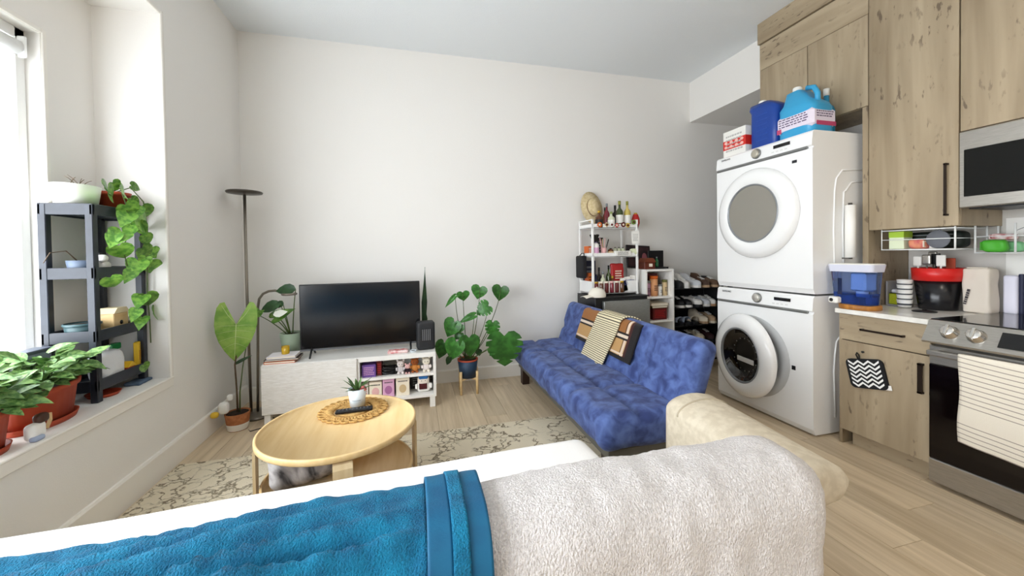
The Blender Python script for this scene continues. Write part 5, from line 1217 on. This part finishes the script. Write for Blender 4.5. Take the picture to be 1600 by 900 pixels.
for i, (z0, z1, m_, lab) in enumerate(((K2, K2+.125, maroon, None),)):
    carton('red_box', 'dark red lidded box on the bookcase shelf', 'box', 2.46, 2.63, 3.53, 3.74, z0, z1, m_, red, seed=30)
book('olive book on the red box in the bookcase', 2.45, 2.64, 3.53, 3.72, K2+.126, K2+.150, olive); book('cream book at the top of the pile in the bookcase', 2.44, 2.65, 3.53, 3.73, K2+.151, K2+.178, cream)
for nb in ('orange narrow book standing in the bookcase',): carton('book', nb, 'book', 2.39, 2.42, 3.54, 3.72, K2, K2+.2, orange, cream, seed=31)
# on top of the bookcase
t = thing('framed_picture', 'dark framed picture with red figure leaning on the bookcase top', 'picture', (2.46, 3.78, kz)); Mf = T(2.46, 3.785, kz+.005) @ rot('X', -.18) @ rot('Y', .06)
q = MB(); q.M = Mf; q.box(-.15, .15, -.012, .012, 0, .26, .003); q.build('frame', C('framedark', '1f1416', .4), t); q = MB(); q.M = Mf; q.box(-.13, .13, -.0135, -.012, .02, .24); q.build('print', C('printdark', '3a2226', .5, c2='1d1418', ns=8), t); q = MB(); q.M = Mf @ T(.07, -.0142, .12) @ FACE_MY; q.add([(.032*cos(a), .055*sin(a), 0) for a in [2*PI*i/16 for i in range(16)]], [list(range(16))]); q.build('figure', C('rosefig', '9c5a62', .6), t)
t = thing('wooden_chest', 'red brown wooden house-shaped chest on the bookcase top', 'box', (2.43, 3.60, kz)); MB().box(2.375, 2.505, 3.55, 3.66, kz+.0005, kz+.075, .003).build('body', C('redwood', '5f2a18', .4), t); MB().prism([(2.365, kz+.075), (2.515, kz+.075), (2.48, kz+.12), (2.40, kz+.12)], 3.545, 3.665, 'y').build('roof', C('redwood2', '70351d', .4), t); MB().box(2.43, 2.47, 3.547, 3.55, kz+.028, kz+.06).build('plate', cream, t)
t = thing('display_case', 'open black case with a green bottle on the bookcase top', 'case', (2.63, 3.66, kz)); MB().box(2.535, 2.735, 3.72, 3.735, kz+.0005, kz+.20, .004).build('lid', M_black, t); MB().box(2.535, 2.695, 3.58, 3.72, kz+.0005, kz+.02, .003).build('base', M_black, t)
bottle('bottle', 'small green glass bottle standing in the black case', (2.575, 3.62), kz+.021, .11, .018, C('emerald', '1f6b3a', .1, coat=.4), grey, None)

# ------------------------------------------------------------------ shoe rack and shoes
sr = thing('shoe_rack', 'black metal shoe rack filled with shoes beside the bookcase', 'shoe rack', (3.06, 3.70, 0))
qx0, qx1, qy0, qy1 = 2.74, 3.40, 3.56, 3.86
tz = (.10, .29, .49, .685, .90)
for x in (qx0, qx1-.018):
    for y in (qy0, qy1-.018): MB().box(x, x+.018, y, y+.018, 0, .93, .002).build('post', M_black, sr)
MB().box(qx0, qx1, qy1, qy1+.006, .05, .90).build('back_panel', C('rackfabric', '141315', .9), sr)
for x in (qx0-.004, qx1): MB().box(x, x+.004, qy0, qy1, .05, .90).build('side_panel', MATS['c_rackfabric'], sr)
for z in tz:
    MB().box(qx0, qx1, qy0+.012, qy1-.012, z-.014, z-.011).build('tier_cloth', MATS['c_rackfabric'], sr)
    tr = MB().box(qx0, qx1, qy0, qy0+.012, z-.012, z).box(qx0, qx1, qy1-.012, qy1, z-.012, z).build('tier', M_black, sr)
    for i in range(6): MB().tube([(qx0, qy0+.03+i*.048, z-.006), (qx1, qy0+.03+i*.048, z-.006)], .005, 6).build('rod', M_black, tr)
def shoe_parts(kind):
    """toe towards -y, heel towards +y; length about .27; returns upper, sole builders"""
    def outline(v):   # half width along the length
        return .050*(1-.25*math.exp(-((v-.62)/.16)**2))*math.sqrt(max(.0, 1-abs(2*v-1)**5))*(.92 if v > .7 else 1)
    sole = MB(); top = []; n = 22
    P = [(s*outline(v), -.135+.27*v) for s, rng in ((1, range(n+1)), (-1, range(n, -1, -1))) for v in [k/n for k in rng]]
    sole.prism(P, 0, .026, 'z')
    up = MB()
    def fn(u, v):
        a = PI*u; hw = outline(v)*.96; h = .035+(.045 if kind != 'slide' else .0)*(1/(1+math.exp(-(v-.42)*14)))+.022*math.sin(PI*min(1, v*2.2))
        if kind == 'high': h += .05/(1+math.exp(-(v-.55)*20))
        return (hw*cos(a), -.135+.27*v, .026+h*(sin(a)**.6 if sin(a) > 0 else 0))
    if kind == 'slide': up.grid(lambda u, v: fn(u, .18+.36*v), 10, 8, .004)
    else: up.grid(fn, 12, 18)
    return up, sole
shoe_mesh = {}
def shoe(label, px, tier, upper, solem, kind='low', rz=0, lace=None, dx=0, z=None):
    p = ay(px, 490, 3.66); t = thing('shoe', label, 'shoe', (p.x+dx, 3.705, (tz[tier] if z is None else z)+.0005), rz, 'shoes on the rack')
    up, so_ = shoe_parts(kind)
    u_ = up.build('upper', upper, t, True); s_ = so_.build('sole', solem, t, True)
    if kind != 'slide':
        for k in range(4): MB().box(-.022, .022, -.050+k*.018, -.043+k*.018, .090+.006*k-(0 if k else .003), .096+.006*k, .001).build('lace', lace or labw, t, True)
        MB().lathe([(0, .10), (.030, .10), (.026, .118), (0, .116)], (0, .07, 0), 14, 1, 1.6).build('collar', M_black if kind == 'low' else upper, t, True)
    return t
sk, sw, sb2, st_, sc_ = C('shoeblack', '17171a', .6), C('shoewhite', 'dedad4', .6), C('shoebrown', '4a3426', .7), C('shoetan', 'b39474', .8), C('shoecream', 'd9cbb4', .8)
for a in (('black low shoe at the left of the top shoe tier', 1057, 4, sk, sk, 'low', .1), ('white sneaker second from left on the top shoe tier', 1069, 4, sw, sw, 'high', -.1), ('white and grey sneaker in the middle of the top shoe tier', 1083, 4, C('shoegrey', 'c5c6ca', .6), sw, 'high', .25), ('dark brown boot second from right on the top shoe tier', 1098, 4, sb2, st_, 'high', .1), ('brown shoe with tan sole at the right of the top shoe tier', 1112, 4, C('shoebrown2', '5e4632', .7), st_, 'low', .0),
          ('black shoe with white sole at the left of the second shoe tier', 1060, 3, sk, sw, 'low', .0), ('black shoe with white sole second from left on the second shoe tier', 1071, 3, sk, sw, 'low', .0), ('white and black sneaker in the middle of the second shoe tier', 1084, 3, sw, sk, 'low', .3), ('grey sneaker right of the middle on the second shoe tier', 1098, 3, C('shoegrey', 'c5c6ca', .6), sw, 'low', .1), ('white shoe at the right of the second shoe tier', 1108, 3, sw, C('solegum', 'b98f6a', .6), 'low', .0),
          ('striped slide at the left of the third shoe tier', 1060, 2, C('slideblue', 'aab4c6', .6), sk, 'slide', 0), ('striped slide second from left on the third shoe tier', 1070, 2, C('slideblue', 'aab4c6', .6), sk, 'slide', 0), ('pale slide third from left on the third shoe tier', 1081, 2, sc_, sk, 'slide', 0), ('cream chunky shoe right of the middle on the third shoe tier', 1095, 2, sc_, st_, 'high', .1), ('tan shoe at the right of the third shoe tier', 1109, 2, st_, sc_, 'low', -.1),
          ('black shoe with white toe patch at the left of the fourth shoe tier', 1064, 1, sk, sw, 'low', 0), ('black shoe with white toe second from left on the fourth shoe tier', 1076, 1, sk, sw, 'low', 0), ('cream shoe third from left on the fourth shoe tier', 1090, 1, sc_, sc_, 'low', 0), ('dark maroon shoe at the right of the fourth shoe tier', 1105, 1, C('shoemaroon', '3a1c22', .6), sk, 'low', 0),
          ('cream sneaker on the lowest shoe tier', 1108, 0, sc_, sw, 'low', 0), ('black shoe on the lowest shoe tier', 1094, 0, sk, sk, 'low', 0)):
    shoe(*a)
# ------------------------------------------------------------------ goods on top of the dryer
DZ = 2.1355
t = carton('detergent_box', 'white carton with red band on the left of the dryer top', 'box', 2.70, 2.92, 2.585, 2.82, DZ, DZ+.225, labw, C('faintink', 'b9b7b2', .7), None, face='x', seed=41)
MB().box(2.6994, 2.9206, 2.5844, 2.8206, DZ+.065, DZ+.145).build('band', C('bandred', 'd3291f', .5), t)
for i in range(4):
    for j in range(2):
        q = MB(); q.M = T(2.6988, 2.79-i*.056, DZ+.125-j*.038) @ FACE_MX; q.add([(.017*cos(a), .013*sin(a), 0) for a in [2*PI*k/12 for k in range(12)]], [list(range(12))]); q.build('printed_pod', C('podpink', 'f0b9ae', .6), t)
t = thing('detergent_jug', 'dark blue plastic jug with white cap beside the red banded carton', 'jug', (2.80, 2.435, DZ))
def jug(t, y0, y1, x0, x1, h, m_, capm, shoulder, neck_y):
    prof = [(0, 1), (shoulder, 1), (shoulder+.12, .93), (.92, .62), (1, .45)]
    q = MB(); cx_, cy_ = (x0+x1)/2, (y0+y1)/2; hx, hy = (x1-x0)/2, (y1-y0)/2
    vs = []; fs = []; n = 28; K = [(0, .96), (.015, 1), (shoulder, 1), (shoulder+.08, .96), (shoulder+.18, .74), (.93, .42), (.97, .22)]
    for (zf, sc) in K:
        for i in range(n):
            a = 2*PI*i/n; c_, s_ = cos(a), sin(a); e = .45
            px_ = hx*math.copysign(abs(c_)**e, c_); py_ = hy*math.copysign(abs(s_)**e, s_)
            off = (neck_y-cy_)*max(0, (zf-shoulder)/(1-shoulder))
            vs.append((cx_+px_*(sc if sc > .5 else sc*1.3), cy_+off+py_*sc, DZ+h*zf))
    for k in range(len(K)-1):
        for i in range(n): fs.append((k*n+i, k*n+(i+1) % n, (k+1)*n+(i+1) % n, (k+1)*n+i))
    fs.append(list(range(n))[::-1]); fs.append([(len(K)-1)*n+i for i in range(n)])
    q.add(vs, fs, True); b = q.build('body', m_, t)
    MB().lathe([(0, DZ+h*.96), (.030, DZ+h*.96), (.030, DZ+h*1.03), (.026, DZ+h*1.05), (0, DZ+h*1.05)], (cx_, neck_y, 0), 18).build('cap', capm, t)
    return b
jug(t, 2.325, 2.575, 2.72, 2.90, .385, blue, labw, .78, 2.52)
for k in range(6): MB().box(2.7185, 2.721, 2.40, 2.50, DZ+.06+k*.04, DZ+.066+k*.04).build('rib', C('blue2', '1a4aa3', .3), t)
t = thing('softener_jug', 'light blue jug with printed white label at the front corner of the dryer', 'jug', (2.80, 2.19, DZ))
jug(t, 2.04, 2.315, 2.705, 2.93, .375, skyblue, labw, .52, 2.235)
q = MB(); q.tube([(2.80, 2.15, DZ+.355), (2.80, 2.10, DZ+.34), (2.80, 2.075, DZ+.29), (2.80, 2.075, DZ+.22)], .018, 10); q.build('handle', skyblue, t)
MB().box(2.7035, 2.9315, 2.0385, 2.3165, DZ+.045, DZ+.175, .02).build('label', C('labellilac', 'e6dcea', .6), t)
marks(t, T(2.7025, 2.18, DZ+.12) @ FACE_MX, .22, .07, 4, C('plumink', '5a4a6a', .6), 'print', 44); marks(t, T(2.82, 2.0375, DZ+.13) @ FACE_MY, .16, .05, 3, C('plumink', '5a4a6a', .6), 'print', 45)
MB().box(2.74, 2.92, 2.0375, 2.0384, DZ+.05, DZ+.08).build('pink_band', C('pinkband', 'b8446a', .6), t); MB().box(2.7025, 2.7034, 2.27, 2.305, DZ+.05, DZ+.085).build('pink_patch', C('pinkband', 'b8446a', .6), t)
bottle('spray_bottle', 'blue bottle with white nozzle behind the light blue jug', (3.0, 2.16), DZ, .37, .05, C('teal2', '1d87b0', .3), labw, None, .35)
bottle('spray_bottle', 'bottle with black cap behind the light blue jug', (3.0, 2.28), DZ, .37, .045, C('teal3', '2a7fa0', .3), M_black, None, .35)

# ------------------------------------------------------------------ counter goods
KZ = .9125
one('serving_board', 'thick round wooden board under the water dispenser', 'board', MB().lathe([(0, KZ), (.108, KZ), (.112, KZ+.006), (.112, KZ+.026), (.108, KZ+.031), (0, KZ+.031)], (2.85, 1.845, 0), 32, .85, 1.0), C('acacia', '9c6426', .5, c2='b87c36', ns=8, st=(1, 5, 1)))
wd = thing('water_dispenser', 'blue translucent water filter dispenser with white rim and spigot', 'water dispenser', (2.835, 1.858, KZ+.0315)); D0 = KZ+.032
M_tank = mat('blue_tank', '9db8ee', .03, trans=.97, ior=1.12); M_tank2 = mat('blue_water', '5a83d8', .03, trans=.9, ior=1.15)
q = MB()
def tap(z0, z1, s0, s1):
    hx, hy = .062, .122; cx_, cy_ = 2.835, 1.858; vs = []
    for z, s in ((z0, s0), (z1, s1)):
        for (a, b) in rrect(hx*s, hy*s, .025): vs.append((cx_+a, cy_+b, z))
    n = len(vs)//2; return vs, [(i, (i+1) % n, n+(i+1) % n, n+i) for i in range(n)]+[list(range(n))[::-1], [n+i for i in range(n)]]
vs, fs = tap(D0, D0+.215, .88, 1.0); q.add(vs, fs); q.build('tank', M_tank, wd)
q = MB(); vs, fs = tap(D0+.004, D0+.075, .84, .88); q.add(vs, fs); q.build('water', M_tank2, wd)
q = MB(); vs, fs = tap(D0+.215, D0+.262, 1.06, 1.12); q.add(vs, fs); q.build('rim', C('rimlilac', 'd9dbea', .3), wd)
q = MB(); vs, fs = tap(D0+.262, D0+.268, 1.10, 1.08); q.add(vs, fs); q.build('lid', labw, wd)
MB().box(2.79, 2.88, 1.775, 1.865, D0+.09, D0+.21, .01).build('filter_funnel', C('funnel', 'a9bfe6', .3), wd)
MB().lathe([(0, D0+.05), (.026, D0+.05), (.03, D0+.09), (0, D0+.09)], (2.835, 1.82, 0), 18).build('filter', C('filterw', 'd5def0', .4), wd)
MB().box(2.7775, 2.7795, 1.905, 1.93, D0+.06, D0+.17).build('gauge', navy, wd)
sp_ = MB(); sp_.box(2.735, 2.78, 1.905, 1.965, D0+.002, D0+.045, .008); sg = sp_.build('spigot', labw, wd); MB().lathe([(0, 0), (.011, 0), (.011, .004), (0, .004)], (2.734, 1.94, D0+.024), 14, axis='-x').build('button', M_black, sg)
t = thing('paper_towel_holder', 'nearly empty paper towel roll held on the dryer side', 'paper towel', (2.94, 1.965, 1.24)); MB().lathe([(.016, 1.25), (.030, 1.25), (.030, 1.615), (.016, 1.615)], (2.945, 1.965, 0), 20).build('roll', M_paper, t); MB().lathe([(0, 1.24), (.012, 1.24), (.012, 1.63), (0, 1.63)], (2.945, 1.965, 0), 12).build('rod', M_darksteel, t); MB().box(2.93, 2.96, 1.965, 2.009, 1.24, 1.25).build('bracket', M_darksteel, t)
# wire basket under the upper cabinet
M_wire = mat('white_wire', 'e9ebe9', .4)
wb = thing('wire_basket', 'white wire basket hanging under the upper cabinet', 'basket', (3.2, 1.68, 1.30))
wy0, wy1, wx0, wx1, wz0, wz1 = 1.50, 1.86, 3.075, 3.36, 1.30, 1.43
for z in (wz0, wz1-.004): MB().tube([(wx0, wy0, z), (wx1, wy0, z), (wx1, wy1, z), (wx0, wy1, z)], .004, 6, True).build('hoop', M_wire, wb)
MB().tube([(wx0, wy0, (wz0+wz1)/2), (wx1, wy0, (wz0+wz1)/2), (wx1, wy1, (wz0+wz1)/2), (wx0, wy1, (wz0+wz1)/2)], .0025, 6, True).build('hoop', M_wire, wb)
for y in (wy0, wy1):
    for x in (wx0, wx1): MB().tube([(x, y, wz0), (x, y, 1.4355)], .005 if y == wy0 else .003, 6).build('upright', M_wire, wb)
for i in range(1, 12): MB().tube([(wx0, wy0+i*.03, wz0), (wx1, wy0+i*.03, wz0)], .002, 5).build('bottom_wire', M_wire, wb)
wt = wz0+.0045
carton('tea_box', 'lime green and white box at the left of the wire basket', 'box', 3.10, 3.18, 1.755, 1.835, wt, wt+.115, C('limew', 'dfe8c8', .6), None, (.66, 1.0, lime))
t = thing('snack_pack', 'pink and orange packet in the middle of the wire basket', 'packet', (3.13, 1.70, wt)); MB().soft((3.13, 1.695, wt+.030), (.03, .042, .030), .018, .014, lambda p, n: p+n*.006*noise.noise(p*25)).build('packet', C('pinkorange', 'd98a6a', .5, c2='c55a5f', ns=25), t); MB().box(3.10, 3.16, 1.655, 1.66, wt+.01, wt+.05).build('seal', cream, t)
t = thing('round_trivet', 'grey felt round pad standing in the wire basket', 'pad', (3.12, 1.60, wt)); MB().lathe([(0, 0), (.054, 0), (.056, .006), (.054, .012), (0, .012)], (3.13, 1.60, wt+.057), 28, axis='-x').build('pad', C('feltgrey', '72757c', .95), t); MB().tube([(3.124, 1.60, wt+.112), (3.124, 1.592, wt+.12), (3.124, 1.585, wt+.108)], .003, 5).build('loop', C('feltgrey', '72757c', .95), t)
bottle('bottle', 'small white dropper bottle between packet and grey pad', (3.16, 1.645), wt, .10, .016, labw, labw, None)
t = thing('dark_pouch', 'dark green zip pouch at the back of the wire basket', 'pouch', (3.26, 1.68, wt)); MB().soft((3.27, 1.68, wt+.055), (.05, .14, .053), .03, .03).build('pouch', C('darkgreen', '17211c', .6), t); MB().box(3.218, 3.222, 1.58, 1.78, wt+.085, wt+.09).build('zip', grey, t)
# hanging rack to the right with green packets
wr_ = thing('wire_rack', 'white wire rack with green packets below the microwave', 'rack', (3.3, 1.40, 1.24))
for z in (1.275, 1.37): MB().tube([(3.22, 1.33, z), (3.43, 1.33, z), (3.43, 1.485, z), (3.22, 1.485, z)], .004, 6, True).build('hoop', M_wire, wr_)
for y in (1.33, 1.485): MB().tube([(3.22, y, 1.275), (3.22, y, 1.44)], .005, 6).build('upright', M_wire, wr_); MB().tube([(3.43, y, 1.275), (3.43, y, 1.52)], .005, 6).build('upright', M_wire, wr_)
for i in range(5): MB().tube([(3.22, 1.35+i*.03, 1.275), (3.43, 1.35+i*.03, 1.275)], .002, 5).build('bottom_wire', M_wire, wr_)
for (c_, hs, m_, lab) in (((3.265, 1.425, 1.315), (.025, .05, .035), green, 'bright green crinkled packet in the wire rack'), ((3.33, 1.385, 1.31), (.022, .045, .03), C('palegreen2', '7fc08a', .5), 'pale green packet behind the bright green one'), ((3.29, 1.40, 1.368), (.02, .05, .018), C('whitered', 'e8d8d6', .5, c2='b23a3a', ns=22), 'white and red packet on top of the green packets')):
    t = thing('food_packet', lab, 'packet', (c_[0], c_[1], c_[2]-hs[2]), 0, 'packets in the wire rack'); MB().soft(c_, hs, min(hs)*.8, .014, lambda p, n: p+n*.006*noise.noise(p*28)).build('packet', m_, t); MB().box(c_[0]-.012, c_[0]+.012, c_[1]+hs[1]-.004, c_[1]+hs[1]+.006, c_[2]-hs[2]*.7, c_[2]+hs[2]*.7).build('seal', m_, t)
# utensil bucket
bu = thing('utensil_bucket', 'black plastic bucket with red rim holding cooking utensils', 'bucket', (3.27, 1.675, KZ))
MB().lathe([(0, KZ), (.085, KZ), (.088, KZ+.005), (.110, KZ+.195), (.106, KZ+.195), (.082, KZ+.01), (0, KZ+.01)], (3.27, 1.675, 0), 32).build('bucket', C('bucketblack', '101014', .25), bu)
MB().lathe([(.109, KZ+.185), (.118, KZ+.188), (.122, KZ+.265), (.116, KZ+.268), (.108, KZ+.195)], (3.27, 1.675, 0), 32).build('rim', C('rimred', 'd0201c', .35), bu)
for i, (dx, dy, h, m_, kind) in enumerate(((-.04, .08, .34, labw, 'spoon'), (-.05, .03, .35, M_steel, 'spoon'), (-.02, .0, .36, M_black, 'turner'), (-.05, -.04, .35, labw, 'turner'), (.03, .04, .37, M_steel, 'spoon'), (.02, -.05, .33, C('orangewood', 'a8442a', .5), 'turner'))):
    ux, uy = 3.27+dx, 1.675+dy
    lab = ('white ladle at the left of the red rimmed bucket', 'steel spoon in the red rimmed bucket', 'black turner in the middle of the red rimmed bucket', 'white turner at the right of the red rimmed bucket', 'steel spoon at the back of the red rimmed bucket', 'orange spatula at the right back of the bucket')[i]
    t = thing('utensil', lab, 'utensil', (ux, uy, KZ+.012), 0, 'utensils in the bucket'); MB().tube([(3.27+dx*.5, 1.675+dy*.5, KZ+.02), (ux, uy, KZ+h-.06)], .005, 6).build('handle', m_, t)
    if kind == 'spoon': MB().soft((ux, uy, KZ+h-.03), (.008, .022, .032), .007, .01).build('bowl', m_, t)
    else: MB().box(ux-.004, ux+.004, uy-.022, uy+.022, KZ+h-.07, KZ+h, .002).build('blade', m_, t)
one('pan_lid', 'flat black lid lying on the counter before the bucket', 'lid', MB().lathe([(0, KZ), (.055, KZ), (.058, KZ+.004), (.05, KZ+.009), (.012, KZ+.011), (.010, KZ+.018), (0, KZ+.018)], (3.06, 1.63, 0), 28, .9, 1), M_black)
t = thing('sponge_caddy', 'grey sponge caddy with yellow sponge against the end panel', 'caddy', (3.24, 1.87, KZ)); MB().box(3.20, 3.30, 1.905, 1.915, KZ, KZ+.17, .004).build('back', C('caddygrey', 'a9a7a6', .5), t); MB().box(3.20, 3.30, 1.83, 1.905, KZ, KZ+.01, .003).build('tray', MATS['c_caddygrey'], t)
one('sponge', 'yellow green sponge block on the grey caddy', 'sponge', MB().box(3.205, 3.275, 1.825, 1.90, KZ+.0105, KZ+.085, .005), C('spongey', 'c4cc2a', .9, bump=.6, bs=120))
t = thing('soap_dish', 'white soap bar with black dish above the yellow sponge', 'soap', (3.24, 1.85, KZ+.0855)); MB().soft((3.24, 1.855, KZ+.1), (.03, .036, .014), .012, .012).build('soap', labw, t); MB().box(3.205, 3.275, 1.815, 1.895, KZ+.0855, KZ+.0895).build('dish', M_black, t)
for i in range(5):
    z = KZ+i*.033; t = thing('paper_cup', ('lowest', 'second from bottom', 'middle', 'second from top', 'topmost')[i]+' cup in the white patterned stack beside the bucket', 'cup', (3.17, 1.79, z), 0, 'stacked white cups'); MB().lathe([(0, z+.004), (.032, z+.004), (.040, z+.055), (.038, z+.055), (.030, z+.008), (0, z+.008)], (3.17, 1.79, 0), 22).build('cup', labw, t)
    MB().lathe([(.0345, z+.018), (.0365, z+.030), (.0358, z+.030), (.034, z+.018)], (3.17, 1.79, 0), 22).build('pattern', C('cupblack', '43464c', .6), t)
t = thing('flour_bag', 'cream paper bag with dark lettering standing beside the bucket', 'bag', (3.28, 1.50, KZ)); 
MB().soft((3.30, 1.50, KZ+.135), (.05, .058, .1345), .014, .02, lambda p, n: p+n*.006*noise.noise(p*14)).build('bag', C('kraft', 'd9cfc2', .8), t); marks(t, T(3.243, 1.53, KZ+.10) @ FACE_MX @ rot('Z', PI/2-.2), .10, .03, 1, inkp, 'lettering', 51); MB().box(3.27, 3.33, 1.455, 1.545, KZ+.268, KZ+.276, .002).build('fold', C('kraft', 'd9cfc2', .8), t)
t = thing('blue_pouch', 'white pouch with navy edge beside the flour bag', 'pouch', (3.36, 1.42, KZ)); MB().soft((3.38, 1.41, KZ+.115), (.02, .028, .114), .012, .02).build('pouch', C('pouchwhite', 'e3e1f0', .5), t); MB().soft((3.39, 1.375, KZ+.12), (.012, .010, .118), .006, .02).build('edge', navy, t)
t = thing('wall_drawing', 'large white sheet with pencil lines taped to the backsplash', 'paper', (XK-.01, 1.15, .94)); MB().box(XK-.0095, XK-.0085, .80, 1.462, .935, 1.48).build('sheet', M_paper, t)
for P in ([(1.30, 1.22), (1.385, 1.16), (1.375, 1.10), (1.30, 1.08), (1.20, 1.05)], [(1.43, 1.10), (1.40, 1.02), (1.385, .95)], [(1.43, 1.40), (1.36, 1.44), (1.2, 1.45)]):
    MB().tube([(XK-.010, a, b) for a, b in P], .0015, 4).build('pencil_line', grey, t)
# ------------------------------------------------------------------ cable at the lamp foot
one('power_cord', 'thin black power cord curling on the floor by the floor lamp', 'cord', MB().tube([(-1.17, 3.50, .004), (-1.10, 3.42, .004), (-1.12, 3.30, .004), (-1.22, 3.24, .004), (-1.26, 3.30, .004), (-1.22, 3.38, .004)], .0035, 6), M_black)
